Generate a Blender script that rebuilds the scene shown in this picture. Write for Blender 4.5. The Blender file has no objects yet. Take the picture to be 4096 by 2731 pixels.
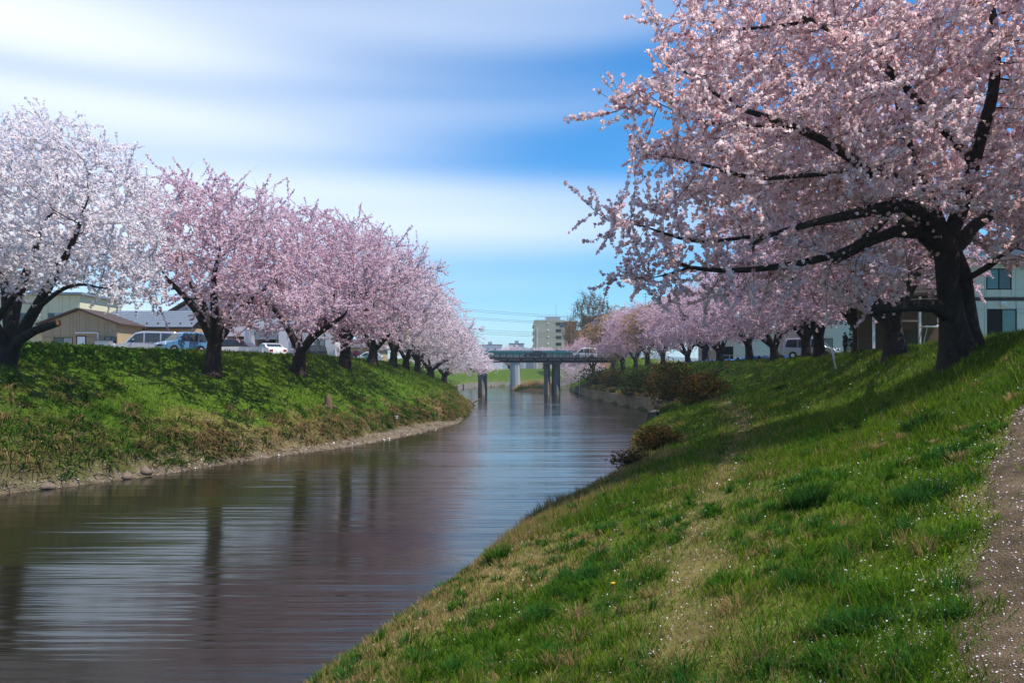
import bpy, math
import numpy as np
from mathutils import Vector, Matrix

R = math.radians
scene = bpy.context.scene
COL = scene.collection

# ------------------------------------------------------------------ camera, sky, sun, exposure
EYE = 4.2            # eye height above the river
FPX = 3186.0         # focal length in photo pixels (28 mm on 36 mm, 4096 px)
HOR = 1490.0         # row of the horizon in the photo
cam_d = bpy.data.cameras.new('camera')
cam_d.lens = 28.0
cam_d.sensor_width = 36.0
cam_d.shift_y = (HOR - 1365.5) / 4096.0
cam_d.clip_start = 0.1
cam_d.clip_end = 9000
cam = bpy.data.objects.new('camera', cam_d)
COL.objects.link(cam)
cam.location = (0, 0, EYE)
cam.rotation_euler = (R(90), 0, 0)
scene.camera = cam

SUN_AZ, SUN_EL = R(104), R(60)     # azimuth from +Y (negative = left), elevation
sun_dir = Vector((math.sin(SUN_AZ) * math.cos(SUN_EL), math.cos(SUN_AZ) * math.cos(SUN_EL), math.sin(SUN_EL)))

world = bpy.data.worlds.new('World')
scene.world = world
world.use_nodes = True
wt = world.node_tree
wt.nodes.clear()


def wn(t, **k):
    n = wt.nodes.new(t)
    for a, b in k.items():
        setattr(n, a, b)
    return n


w_out = wn('ShaderNodeOutputWorld')
w_bg = wn('ShaderNodeBackground')
w_bg.inputs['Strength'].default_value = 0.115
w_sky = wn('ShaderNodeTexSky', sky_type='NISHITA', sun_disc=False)
w_sky.sun_elevation = SUN_EL
w_sky.sun_rotation = SUN_AZ
w_sky.air_density = 1.0
w_sky.dust_density = 0.0
w_sky.ozone_density = 3.0
w_hsv = wn('ShaderNodeHueSaturation')
w_hsv.inputs['Saturation'].default_value = 1.22
w_hsv.inputs['Value'].default_value = 0.98
w_tint = wn('ShaderNodeVectorMath', operation='MULTIPLY')
w_tint.inputs[1].default_value = (0.70, 0.95, 1.12)
wt.links.new(w_sky.outputs[0], w_tint.inputs[0])
wt.links.new(w_tint.outputs[0], w_hsv.inputs['Color'])
# thin stretched cirrus, thicker towards the upper left
w_tc = wn('ShaderNodeTexCoord')
w_map = wn('ShaderNodeMapping')
w_map.inputs['Scale'].default_value = (0.8, 0.8, 12.0)
w_map.inputs['Location'].default_value = (3.1, 0.4, 1.2)
wt.links.new(w_tc.outputs['Generated'], w_map.inputs['Vector'])
w_no = wn('ShaderNodeTexNoise')
w_no.inputs['Scale'].default_value = 1.15
w_no.inputs['Detail'].default_value = 1.0
w_no.inputs['Roughness'].default_value = 0.4
wt.links.new(w_map.outputs[0], w_no.inputs['Vector'])
w_dot = wn('ShaderNodeVectorMath', operation='DOT_PRODUCT')
w_dot.inputs[1].default_value = (-0.74, 0.50, 0.45)
wt.links.new(w_tc.outputs['Generated'], w_dot.inputs[0])
w_veil = wn('ShaderNodeMapRange')
w_veil.inputs['From Min'].default_value = 0.30
w_veil.inputs['From Max'].default_value = 1.0
w_veil.inputs['To Min'].default_value = -0.20
w_veil.inputs['To Max'].default_value = 0.37
wt.links.new(w_dot.outputs['Value'], w_veil.inputs['Value'])
w_add = wn('ShaderNodeMath', operation='ADD')
wt.links.new(w_no.outputs[0], w_add.inputs[0])
wt.links.new(w_veil.outputs[0], w_add.inputs[1])
w_cr = wn('ShaderNodeMapRange', interpolation_type='SMOOTHSTEP')
w_cr.inputs['From Min'].default_value = 0.33
w_cr.inputs['From Max'].default_value = 1.10
w_cr.inputs['To Max'].default_value = 0.95
wt.links.new(w_add.outputs[0], w_cr.inputs['Value'])
w_mix = wn('ShaderNodeMix', data_type='RGBA')
w_mix.inputs[7].default_value = (6.9, 7.3, 7.9, 1)
wt.links.new(w_cr.outputs[0], w_mix.inputs[0])
wt.links.new(w_hsv.outputs[0], w_mix.inputs[6])
wt.links.new(w_mix.outputs[2], w_bg.inputs['Color'])
wt.links.new(w_bg.outputs[0], w_out.inputs['Surface'])

sun_d = bpy.data.lights.new('sun', 'SUN')
sun_d.energy = 4.6
sun_d.angle = R(0.53)
sun_d.color = (1.0, 0.94, 0.86)
sun = bpy.data.objects.new('sun', sun_d)
COL.objects.link(sun)
sun.rotation_euler = sun_dir.to_track_quat('Z', 'Y').to_euler()
sun.location = (-30, 60, 80)

vs = scene.view_settings
vs.view_transform = 'Standard'
vs.look = 'None'
vs.exposure = 0.52
vs.gamma = 1.0
vs.use_curve_mapping = False
cy = scene.cycles
cy.max_bounces = 6
cy.diffuse_bounces = 3
cy.glossy_bounces = 3
cy.transmission_bounces = 4
cy.transparent_max_bounces = 6
cy.volume_bounces = 0
cy.sample_clamp_indirect = 6.0
cy.use_denoising = True
cy.caustics_reflective = False
cy.caustics_refractive = False

rng = np.random.default_rng(11)

# ------------------------------------------------------------------ helpers


def at(u, v, Y):
    """world point at depth Y for a sight line through photo pixel (u, v)"""
    return np.array([(u - 2048.0) / FPX * Y, Y, EYE + (HOR - v) / FPX * Y])


MATS = {}


def pmat(name, col, rough=0.8, var=0.12, scale=4.0, bump=0.0, bscale=None, metal=0.0, spec=0.3, attr=None, stretch=(1, 1, 1), coat=0.0):
    m = bpy.data.materials.new(name)
    m.use_nodes = True
    nt = m.node_tree
    b = nt.nodes['Principled BSDF']
    b.inputs['Roughness'].default_value = rough
    b.inputs['Metallic'].default_value = metal
    b.inputs['Specular IOR Level'].default_value = spec
    b.inputs['Coat Weight'].default_value = coat
    tc = nt.nodes.new('ShaderNodeTexCoord')
    mp = nt.nodes.new('ShaderNodeMapping')
    mp.inputs['Scale'].default_value = stretch
    nt.links.new(tc.outputs['Object'], mp.inputs['Vector'])
    no = nt.nodes.new('ShaderNodeTexNoise')
    no.inputs['Scale'].default_value = scale
    no.inputs['Detail'].default_value = 5
    no.inputs['Roughness'].default_value = 0.65
    nt.links.new(mp.outputs[0], no.inputs['Vector'])
    mr = nt.nodes.new('ShaderNodeMapRange')
    mr.inputs['From Min'].default_value = 0.25
    mr.inputs['From Max'].default_value = 0.75
    mr.inputs['To Min'].default_value = 1 - var
    mr.inputs['To Max'].default_value = 1 + var
    nt.links.new(no.outputs[0], mr.inputs['Value'])
    mx = nt.nodes.new('ShaderNodeVectorMath')
    mx.operation = 'SCALE'
    if attr:
        a = nt.nodes.new('ShaderNodeAttribute')
        a.attribute_name = attr
        nt.links.new(a.outputs['Color'], mx.inputs[0])
    else:
        mx.inputs[0].default_value = col[:3]
    nt.links.new(mr.outputs[0], mx.inputs['Scale'])
    nt.links.new(mx.outputs[0], b.inputs['Base Color'])
    if bump:
        n2 = nt.nodes.new('ShaderNodeTexNoise')
        n2.inputs['Scale'].default_value = bscale or scale * 4
        n2.inputs['Detail'].default_value = 4
        nt.links.new(mp.outputs[0], n2.inputs['Vector'])
        bp = nt.nodes.new('ShaderNodeBump')
        bp.inputs['Strength'].default_value = bump
        bp.inputs['Distance'].default_value = 0.05
        nt.links.new(n2.outputs[0], bp.inputs['Height'])
        nt.links.new(bp.outputs[0], b.inputs['Normal'])
    MATS[name] = m
    return m


def leafmat(name, translucent=0.4, ramp=None, attr='tone', objcol=True, rough=0.7):
    """thin leaf or petal: diffuse + translucent, colour from a per-face tone through a ramp, tinted by the object's colour"""
    m = bpy.data.materials.new(name)
    m.use_nodes = True
    nt = m.node_tree
    nt.nodes.clear()
    out = nt.nodes.new('ShaderNodeOutputMaterial')
    a = nt.nodes.new('ShaderNodeAttribute')
    a.attribute_name = attr
    col = a.outputs['Color']
    if ramp:
        cr = nt.nodes.new('ShaderNodeValToRGB')
        el = cr.color_ramp.elements
        el[0].position, el[0].color = ramp[0][0], (*ramp[0][1], 1)
        el[1].position, el[1].color = ramp[-1][0], (*ramp[-1][1], 1)
        for p, c in ramp[1:-1]:
            e = el.new(p)
            e.color = (*c, 1)
        nt.links.new(a.outputs['Fac'], cr.inputs[0])
        col = cr.outputs[0]
    if objcol:
        oi = nt.nodes.new('ShaderNodeObjectInfo')
        mul = nt.nodes.new('ShaderNodeVectorMath')
        mul.operation = 'MULTIPLY'
        nt.links.new(col, mul.inputs[0])
        nt.links.new(oi.outputs['Color'], mul.inputs[1])
        col = mul.outputs[0]
    d = nt.nodes.new('ShaderNodeBsdfDiffuse')
    t = nt.nodes.new('ShaderNodeBsdfTranslucent')
    mx = nt.nodes.new('ShaderNodeMixShader')
    mx.inputs[0].default_value = translucent
    nt.links.new(col, d.inputs[0])
    nt.links.new(col, t.inputs[0])
    nt.links.new(d.outputs[0], mx.inputs[1])
    nt.links.new(t.outputs[0], mx.inputs[2])
    nt.links.new(mx.outputs[0], out.inputs['Surface'])
    MATS[name] = m
    return m


def glassmat(name, col, rough=0.05):
    m = pmat(name, col, rough=rough, var=0.25, scale=1.5, spec=0.6)
    return m


def obj(name, me, parent=None, loc=None, rz=None):
    o = bpy.data.objects.new(name, me)
    COL.objects.link(o)
    if parent is not None:
        o.parent = parent
    if loc is not None:
        o.location = loc
    if rz is not None:
        o.rotation_euler = (0, 0, rz)
    return o


def tag(o, label=None, cat=None, group=None, kind=None):
    if label:
        o['label'] = label
    if cat:
        o['category'] = cat
    if group:
        o['group'] = group
    if kind:
        o['kind'] = kind
    return o


def thing(name, label, cat, loc=(0, 0, 0), rz=0.0, group=None):
    o = obj(name, None, None, loc, rz)
    o.empty_display_size = 0.3
    return tag(o, label, cat, group)


def mesh_np(name, verts, faces, mat, tone=None, colattr=None, smooth=False):
    """mesh from numpy arrays; faces is an (n,k) array"""
    me = bpy.data.meshes.new(name)
    verts = np.ascontiguousarray(verts, dtype=np.float32)
    faces = np.ascontiguousarray(faces, dtype=np.int32)
    n, k = faces.shape
    me.vertices.add(len(verts))
    me.vertices.foreach_set('co', verts.ravel())
    me.loops.add(n * k)
    me.polygons.add(n)
    me.polygons.foreach_set('loop_start', np.arange(0, n * k, k, dtype=np.int32))
    me.loops.foreach_set('vertex_index', faces.ravel())
    if smooth:
        me.polygons.foreach_set('use_smooth', np.ones(n, dtype=bool))
    if tone is not None:
        a = me.attributes.new('tone', 'FLOAT', 'POINT')
        a.data.foreach_set('value', np.ascontiguousarray(tone, dtype=np.float32))
    if colattr is not None:
        a = me.attributes.new('col', 'FLOAT_COLOR', 'POINT')
        c = np.ones((len(verts), 4), dtype=np.float32)
        c[:, :3] = colattr
        a.data.foreach_set('color', c.ravel())
    me.update(calc_edges=True)
    if mat is not None:
        me.materials.append(mat)
    return me


class MB:
    """collects polygons of one part"""

    def __init__(self):
        self.v = []
        self.f = []

    def poly(self, pts):
        i = len(self.v)
        self.v += [tuple(map(float, p)) for p in pts]
        self.f.append(tuple(range(i, i + len(pts))))

    def box(self, c, s, rz=0.0, rx=0.0, ry=0.0):
        M = Matrix.Translation(c) @ Matrix.Rotation(rz, 4, 'Z') @ Matrix.Rotation(ry, 4, 'Y') @ Matrix.Rotation(rx, 4, 'X')
        h = [x / 2 for x in s]
        i = len(self.v)
        for dz in (-1, 1):
            for dx, dy in ((-1, -1), (1, -1), (1, 1), (-1, 1)):
                self.v.append(tuple(M @ Vector((dx * h[0], dy * h[1], dz * h[2]))))
        for f in ((3, 2, 1, 0), (4, 5, 6, 7), (0, 1, 5, 4), (1, 2, 6, 5), (2, 3, 7, 6), (3, 0, 4, 7)):
            self.f.append(tuple(i + k for k in f))
        return self

    def lohi(self, a, b):
        return self.box([(p + q) / 2 for p, q in zip(a, b)], [abs(q - p) for p, q in zip(a, b)])

    def prism_y(self, pts, y0, y1):
        """polygon in xz extruded along y"""
        n = len(pts)
        i = len(self.v)
        for y in (y0, y1):
            self.v += [(p[0], y, p[1]) for p in pts]
        self.f.append(tuple(i + k for k in range(n)))
        self.f.append(tuple(i + n + k for k in reversed(range(n))))
        for k in range(n):
            j = (k + 1) % n
            self.f.append((i + k, i + n + k, i + n + j, i + j))
        return self

    def prism_x(self, pts, x0, x1):
        n = len(pts)
        i = len(self.v)
        for x in (x0, x1):
            self.v += [(x, p[0], p[1]) for p in pts]
        self.f.append(tuple(i + k for k in range(n)))
        self.f.append(tuple(i + n + k for k in reversed(range(n))))
        for k in range(n):
            j = (k + 1) % n
            self.f.append((i + k, i + n + k, i + n + j, i + j))
        return self

    def tube(self, pts, rad, n=8, cap=True):
        pts = np.asarray(pts, float)
        if np.isscalar(rad):
            rad = [rad] * len(pts)
        t = np.gradient(pts, axis=0)
        t /= np.linalg.norm(t, axis=1)[:, None] + 1e-9
        mean = pts[-1] - pts[0]
        ref = np.array([0, 0, 1.0]) if abs(mean[2]) < 0.8 * np.linalg.norm(mean) else np.array([1.0, 0, 0])
        i = len(self.v)
        for p, d, r in zip(pts, t, rad):
            a = np.cross(d, ref)
            a /= np.linalg.norm(a) + 1e-9
            b = np.cross(d, a)
            for k in range(n):
                th = 2 * math.pi * k / n
                self.v.append(tuple(p + r * (math.cos(th) * a + math.sin(th) * b)))
        for s in range(len(pts) - 1):
            for k in range(n):
                j = (k + 1) % n
                self.f.append((i + s * n + k, i + s * n + j, i + (s + 1) * n + j, i + (s + 1) * n + k))
        if cap:
            self.f.append(tuple(i + k for k in reversed(range(n))))
            self.f.append(tuple(i + (len(pts) - 1) * n + k for k in range(n)))
        return self

    def mesh(self, name, mat, smooth=False):
        me = bpy.data.meshes.new(name)
        me.from_pydata(self.v, [], self.f)
        me.validate()
        if mat:
            me.materials.append(mat)
        if smooth:
            for p in me.polygons:
                p.use_smooth = True
        me.update()
        return me

    def build(self, name, mat, parent=None, smooth=False, loc=None, rz=None):
        return obj(name, self.mesh(name, mat, smooth), parent, loc, rz)


def bx(name, parent, a, b, mat):
    return MB().lohi(a, b).build(name, mat, parent)


# ------------------------------------------------------------------ materials
M = {}
M['ground'] = pmat('ground_soil_and_turf', None, rough=0.95, var=0.45, scale=1.7, bump=0.7, bscale=9, attr='col', spec=0.1)
M['bark'] = pmat('cherry_bark', (0.036, 0.027, 0.022), rough=0.9, var=0.6, scale=5, bump=0.9, bscale=14, spec=0.15)
M['bark2'] = pmat('zelkova_bark', (0.055, 0.042, 0.026), rough=0.9, var=0.3, scale=4, spec=0.1)
M['sawn'] = pmat('sawn_wood', (0.14, 0.06, 0.03), rough=0.8, var=0.3, scale=9)
M['blossom'] = leafmat('cherry_blossom', 0.55, [(0.0, (0.50, 0.22, 0.22)), (0.14, (0.74, 0.50, 0.52)), (0.4, (0.88, 0.76, 0.78)), (1.0, (0.95, 0.91, 0.92))])
M['bud'] = leafmat('leaf_bud', 0.3, [(0.0, (0.10, 0.075, 0.03)), (1.0, (0.22, 0.17, 0.07))])
M['grass'] = leafmat('grass_blade', 0.48, None, attr='col', objcol=False)
M['leaf'] = leafmat('bush_leaf', 0.3, [(0.0, (0.03, 0.045, 0.01)), (0.6, (0.08, 0.10, 0.02)), (1.0, (0.22, 0.13, 0.06))])
M['petal'] = leafmat('fallen_petal', 0.15, None, attr='col', objcol=False)
M['concrete'] = pmat('weathered_concrete', (0.21, 0.165, 0.10), rough=0.9, var=0.35, scale=0.8, bump=0.3, bscale=7)
M['pier'] = pmat('pier_concrete', (0.21, 0.19, 0.155), rough=0.9, var=0.4, scale=0.9, bump=0.2, stretch=(1, 1, 0.25))
M['pier_pale'] = pmat('pale_pier_concrete', (0.42, 0.42, 0.40), rough=0.9, var=0.3, scale=1.2, stretch=(2, 2, 0.12))
M['steel'] = pmat('dark_painted_steel', (0.045, 0.042, 0.036), rough=0.6, var=0.3, scale=2)
M['flange'] = pmat('pale_steel', (0.36, 0.36, 0.33), rough=0.6, var=0.3, scale=1)
M['teal'] = pmat('teal_paint', (0.03, 0.25, 0.24), rough=0.5, var=0.15, scale=1)
M['asphalt'] = pmat('asphalt', (0.06, 0.06, 0.06), rough=0.9, var=0.2, scale=3)
M['beige'] = pmat('tan_siding', (0.38, 0.29, 0.18), rough=0.8, var=0.06, scale=1.2)
M['dark'] = pmat('dark_trim_and_shade', (0.012, 0.012, 0.013), rough=0.9, var=0.2)  # near-black for trim; on openings it stands in for shade
M['brown'] = pmat('brown_metal_trim', (0.055, 0.03, 0.02), rough=0.6, var=0.2)
M['cream'] = pmat('cream_siding', (0.60, 0.56, 0.38), rough=0.8, var=0.06, scale=1.0)
M['white'] = pmat('white_plaster', (0.68, 0.66, 0.70), rough=0.85, var=0.07, scale=0.7)
M['whitepaint'] = pmat('white_paint', (0.8, 0.8, 0.8), rough=0.5, var=0.05)
M['slate'] = pmat('blue_grey_roof', (0.16, 0.19, 0.23), rough=0.5, var=0.15, scale=2)
M['glass'] = glassmat('window_glass', (0.035, 0.045, 0.05))
M['curtain'] = pmat('curtained_glass', (0.30, 0.30, 0.29), rough=0.25, var=0.1, spec=0.5)
M['tealglass'] = glassmat('green_tinted_glass', (0.05, 0.16, 0.15))
M['alum'] = pmat('aluminium_frame', (0.42, 0.42, 0.42), rough=0.4, var=0.05, metal=0.5)
M['siding'] = pmat('pale_green_grey_siding', (0.66, 0.66, 0.56), rough=0.8, var=0.05, scale=3, bump=0.15, bscale=30, stretch=(0.3, 1, 6))
M['aptwall'] = pmat('apartment_wall', (0.40, 0.385, 0.28), rough=0.85, var=0.14, scale=0.35)
M['orange'] = pmat('orange_brick_wall', (0.46, 0.20, 0.09), rough=0.85, var=0.12, scale=0.8)
M['redbrown'] = pmat('red_brown_wall', (0.24, 0.09, 0.045), rough=0.85, var=0.12, scale=0.8)
M['tarp'] = pmat('blue_plastic_tarp', (0.02, 0.15, 0.62), rough=0.4, var=0.2, scale=3, spec=0.5)
M['wood'] = pmat('weathered_wood', (0.13, 0.085, 0.05), rough=0.85, var=0.35, scale=4, bump=0.4, stretch=(1, 6, 6))
M['tyre'] = pmat('tyre_rubber', (0.012, 0.012, 0.012), rough=0.9, var=0.1)
M['rim'] = pmat('alloy_rim', (0.55, 0.55, 0.57), rough=0.3, var=0.05, metal=0.8)
M['headlight'] = pmat('headlight_lens', (0.75, 0.78, 0.8), rough=0.1, var=0.05, spec=0.7)
M['taillight'] = pmat('taillight_lens', (0.35, 0.01, 0.01), rough=0.2, var=0.1, spec=0.6)
M['yellow'] = pmat('yellow_plate', (0.75, 0.42, 0.02), rough=0.5, var=0.1)
M['skin'] = pmat('skin', (0.45, 0.28, 0.20), rough=0.6, var=0.05)
M['hair'] = pmat('black_hair', (0.012, 0.010, 0.009), rough=0.6, var=0.1)
M['navy'] = pmat('navy_cloth', (0.02, 0.03, 0.13), rough=0.85, var=0.2)
M['denim'] = pmat('dark_denim', (0.02, 0.03, 0.07), rough=0.85, var=0.2)
M['blackcloth'] = pmat('black_cloth', (0.018, 0.017, 0.018), rough=0.9, var=0.2)
M['browncloth'] = pmat('brown_cloth', (0.06, 0.035, 0.025), rough=0.9, var=0.2)
M['red'] = pmat('red_bag', (0.50, 0.02, 0.02), rough=0.6, var=0.1)
M['sack'] = pmat('weathered_sandbag', (0.20, 0.15, 0.095), rough=0.9, var=0.45, scale=6, bump=0.4)
M['stone'] = pmat('river_stone', (0.16, 0.12, 0.09), rough=0.85, var=0.4, scale=8, bump=0.3)
M['hill'] = pmat('wooded_hill', (0.05, 0.08, 0.07), rough=1.0, var=0.2, scale=0.01)


def carpaint(name, c, metal=0.2):
    return pmat(name, c, rough=0.28, var=0.03, scale=1, metal=metal, spec=0.5, coat=0.6)


# ------------------------------------------------------------------ terrain
LEFT = np.array([(-62, -80), (-45, -40), (-30, -4), (-22, 16), (-17.7, 27.5), (-16.1, 29.6), (-14.2, 33.4), (-12, 39.5), (-9.2, 44.6), (-6.6, 53),
                 (-5.1, 59.5), (-4.4, 67), (-4.6, 78), (-4.7, 88), (-6.4, 110), (-9.5, 145), (-12, 175), (-12.5, 200), (-11, 222),
                 (-5, 240), (8, 254), (30, 266), (70, 280), (160, 305), (300, 330)], float)
RIGHT = np.array([(-42, -80), (-25, -40), (-16, -22), (-9, -8), (-5.5, 0), (-3.7, 5.5), (-2.4, 10.8), (-1.75, 13), (-.95, 15.7), (-.4, 18), (.3, 21),
                  (1.6, 24), (4.3, 31.4), (5.8, 40), (7.5, 49.7), (10, 60), (12.7, 69), (15.6, 73.5), (15.2, 80), (14.8, 92), (13.9, 105),
                  (13, 130), (12.9, 163), (13.2, 180), (15, 205), (24, 225), (45, 238), (90, 252), (160, 270), (300, 290)], float)
RIVER = np.vstack([LEFT, RIGHT[::-1]])
PATH = np.array([(-3, -6), (0.9, 0.5), (2.1, 2.7), (3.05, 4.7), (4.25, 6.5), (5.85, 9.0), (8.4, 12.6), (12.2, 15.6), (16.5, 19), (23, 22)], float)
TRAIL = np.array([(0.6, 2.5), (1.5, 7.0), (2.5, 11), (4.2, 16), (6.0, 21.5), (8.2, 28), (10.4, 36), (12.6, 46), (14.8, 58), (16.5, 70), (18.6, 84)], float)


def poly_dist(x, y, P):
    best = np.full(x.shape, 1e18)
    st = np.zeros(x.shape)
    for (ax, ay), (bx_, by_) in zip(P[:-1], P[1:]):
        dx, dy = bx_ - ax, by_ - ay
        t = np.clip(((x - ax) * dx + (y - ay) * dy) / (dx * dx + dy * dy), 0, 1)
        d = (x - ax - t * dx) ** 2 + (y - ay - t * dy) ** 2
        m = d < best
        best = np.where(m, d, best)
        st = np.where(m, ay + t * dy, st)
    return np.sqrt(best), st


def in_poly(x, y, P):
    ins = np.zeros(x.shape, bool)
    n = len(P)
    for i in range(n):
        ax, ay = P[i]
        bx_, by_ = P[(i + 1) % n]
        if ay == by_:
            continue
        c = ((ay > y) != (by_ > y)) & (x < (bx_ - ax) * (y - ay) / (by_ - ay) + ax)
        ins ^= c
    return ins


def wob(x, y, f, s=0.0):
    return (np.sin(x * f * 1.0 + y * f * 0.63 + 1.3 + s) + np.sin(-x * f * 0.71 + y * f * 1.17 + 4.1 + 2 * s) + np.sin(x * f * 1.9 - y * f * 1.43 + 0.7 + 3 * s) * 0.6
            + np.sin(x * f * 2.7 + y * f * 3.1 + 2.2 + s) * 0.35) / 2.95


def beach_w(st):
    return np.interp(st, [20, 27, 33, 38, 45, 56, 62, 68, 76], [0.2, 0.25, 0.4, 0.6, 1.2, 2.7, 2.2, 0.5, 0.15])


PR_NEAR = ([0, .25, 1, 3.6, 5, 7, 8.4, 10.5, 11.5, 12.8, 15, 30], [-.05, .45, .85, 1.7, 2.1, 2.65, 3.1, 4.05, 4.8, 5.35, 5.5, 5.5])
PR_FAR = ([0, .15, 2, 5, 7, 9, 10.5, 30], [-.05, 1.38, 1.8, 3.3, 4.3, 5.2, 5.5, 5.5])
PL_WALL = ([0, .15, 3, 10, 12, 30], [-.05, 1.38, 2.2, 5.2, 5.5, 5.5])


def river_info(x, y):
    x = np.asarray(x, float)
    y = np.asarray(y, float)
    dl, sl = poly_dist(x, y, LEFT)
    dr, sr = poly_dist(x, y, RIGHT)
    return dl, sl, dr, sr, in_poly(x, y, RIVER)


def height(x, y, info=None):
    x = np.asarray(x, float)
    y = np.asarray(y, float)
    dl, sl, dr, sr, wet = info or river_info(x, y)
    n1 = wob(x, y, 0.55)
    n2 = wob(x, y, 1.9, 2.0)
    # right bank
    zn = np.interp(dr, *PR_NEAR)
    zf = np.interp(dr, *PR_FAR)
    w = np.clip((sr - 60) / 14, 0, 1)
    zr = zn * (1 - w) + zf * w
    # left bank
    b = beach_w(sl)
    t = np.clip((dl - b) / 0.55, 0, 1)
    step = 0.75 * t * t * (3 - 2 * t)
    s = np.clip((dl - b - 0.4) / (10.2 - b), 0, 1)
    zl = -.05 + 0.32 * np.clip(dl / b, 0, 1) + step + 4.48 * (1 - (1 - s) ** 1.25)
    zw = np.interp(dl, *PL_WALL)
    w2 = np.clip((sl - 165) / 30, 0, 1)
    zl = zl * (1 - w2) + zw * w2
    left = dl < dr
    dist = np.where(left, dl, dr)
    z = np.where(left, zl, zr)
    amp = np.clip(dist / 2.5, 0, 1) * np.clip((15 - dist) / 5, 0.25, 1)
    z = z + amp * (0.10 * n1 + 0.035 * n2)
    z = np.where(wet, -.05 - np.clip(dist * 0.5, 0, 1.2), z)
    # low island behind the road bridge
    isl = 1.6 * (1 - ((x - 6) / 6.2) ** 2 - ((y - 194) / 17) ** 2)
    z = np.where(wet & (isl > -0.6), np.maximum(z, isl), z)
    # approach embankments of the bridge
    ramp = 7.05 - np.clip(np.maximum(x - 22, -18 - x), 0, None) * 0.05 - np.clip(np.abs(y - 159.5) - 4.2, 0, None) * 0.6
    z = np.where((~wet) & ((x > 20) | (x < -16)) & (np.abs(y - 159.5) < 9), np.maximum(z, np.minimum(ramp, 7.05)), z)
    return z


def hz(x, y):
    return float(height(np.array([x]), np.array([y]))[0])


GREEN = np.array([0.098, 0.180, 0.012])
STRAW = np.array([0.30, 0.21, 0.09])
DIRT = np.array([0.058, 0.040, 0.024])
GRAVEL = np.array([0.15, 0.115, 0.075])
PGRAVEL = np.array([0.155, 0.105, 0.06])
LOT = np.array([0.26, 0.22, 0.16])


def zones(x, y, info=None):
    """how strongly each ground cover shows at a place"""
    info = info or river_info(x, y)
    dl, sl, dr, sr, wet = info
    left = dl < dr
    n = wob(x, y, 0.9, 5.0)
    n2 = wob(x, y, 3.1, 1.0)
    dp, _ = poly_dist(x, y, PATH)
    dt, _ = poly_dist(x, y, TRAIL)
    path = np.clip((0.46 + 0.14 * n2 + 0.08 * n - dp) / 0.25, 0, 1)
    trail = np.clip((0.42 + 0.30 * n2 + 0.20 * n - dt) / 0.45, 0, 1) * (~left)
    beach = np.clip((beach_w(sl) + 0.15 * n2 + 0.1 - dl) / 0.25, 0, 1) * left * (sl < 80)
    earth = np.clip(1 - np.abs(dl - beach_w(sl) - 0.3) / 0.55, 0, 1) * left * (sl < 150)
    earth = np.maximum(earth, np.clip((8.5 - dl + 2.0 * n) / 3, 0, 1) * np.clip((34 - sl + 3 * n) / 8, 0, 1) * left * 0.5)
    strawl = np.clip((3.0 + 1.7 * n + 0.9 * n2 - dl) / 2.2, 0, 1) * left * np.clip((105 - sl) / 30, 0.25, 1) * np.clip((sl - 29) / 9, 0.25, 1)
    strawr = np.clip((3.0 + 1.3 * n + 0.8 * n2 - dr) / 1.6, 0, 1) * (~left) * np.clip((60 - sr) / 20, 0, 1)
    strawr = np.maximum(strawr, np.clip(n2 * 1.2 + n * 0.6 - 0.55, 0, 1) * 0.75 * (~left))
    strawr = np.maximum(strawr, np.clip((1.4 + 0.5 * n2 - dt) / 1.0, 0, 1) * 0.35 * (~left))
    straw = np.maximum(strawl, strawr)
    lot = np.clip((np.where(left, dl, dr) - 14.5) / 1.0, 0, 1) * np.where(left, 1, 0.25)
    return dict(path=path, trail=trail, beach=beach, earth=earth, straw=straw, lot=lot, left=left, wet=wet, n=n, n2=n2, info=info)


def axis(segs):
    out = [segs[0][0]]
    for a, b, s in segs:
        n = max(1, int(round((b - a) / s)))
        out += list(np.linspace(a, b, n + 1)[1:])
    return np.array(out)


gx = axis([(-3500, -600, 480), (-600, -120, 60), (-120, -50, 6), (-50, -28, 1.2), (-28, -2, 0.42), (-2, 8, 0.28), (8, 30, 0.5), (30, 60, 2), (60, 130, 8), (130, 700, 70), (700, 3500, 460)])
gy = axis([(-300, -40, 40), (-40, 0, 2), (0, 16, 0.28), (16, 40, 0.45), (40, 80, 0.7), (80, 210, 1.4), (210, 300, 3), (300, 700, 40), (700, 4200, 350)])
GX, GY = np.meshgrid(gx, gy)
fx, fy = GX.ravel(), GY.ravel()
ginfo = river_info(fx, fy)
fz = height(fx, fy, ginfo)
zn = zones(fx, fy, ginfo)


def mixc(c, w, d):
    return c * (1 - w[:, None]) + d * w[:, None]


gcol = np.tile(GREEN * 0.52, (len(fx), 1))  # ground green darkened, painting in the shade between the blades
gcol = mixc(gcol, zn['straw'] * 0.75, STRAW * 0.8)
gcol = mixc(gcol, zn['earth'] * 0.8, DIRT)
gcol = mixc(gcol, zn['beach'], GRAVEL)
gcol = mixc(gcol, zn['trail'] * 0.6, np.array([0.15, 0.10, 0.045]))
gcol = mixc(gcol, zn['path'], PGRAVEL)
gcol = mixc(gcol, zn['lot'], LOT)
gcol = mixc(gcol, zn['wet'] * 1.0, DIRT * 0.7)
nx, ny = len(gx), len(gy)
idx = np.arange(nx * ny).reshape(ny, nx)
quads = np.stack([idx[:-1, :-1], idx[:-1, 1:], idx[1:, 1:], idx[1:, :-1]], -1).reshape(-1, 4)
me = mesh_np('ground', np.stack([fx, fy, fz], 1), quads, M['ground'], colattr=gcol, smooth=True)
ground = tag(obj('ground', me), 'grassy river banks and flat land behind them', None, None, 'structure')

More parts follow.
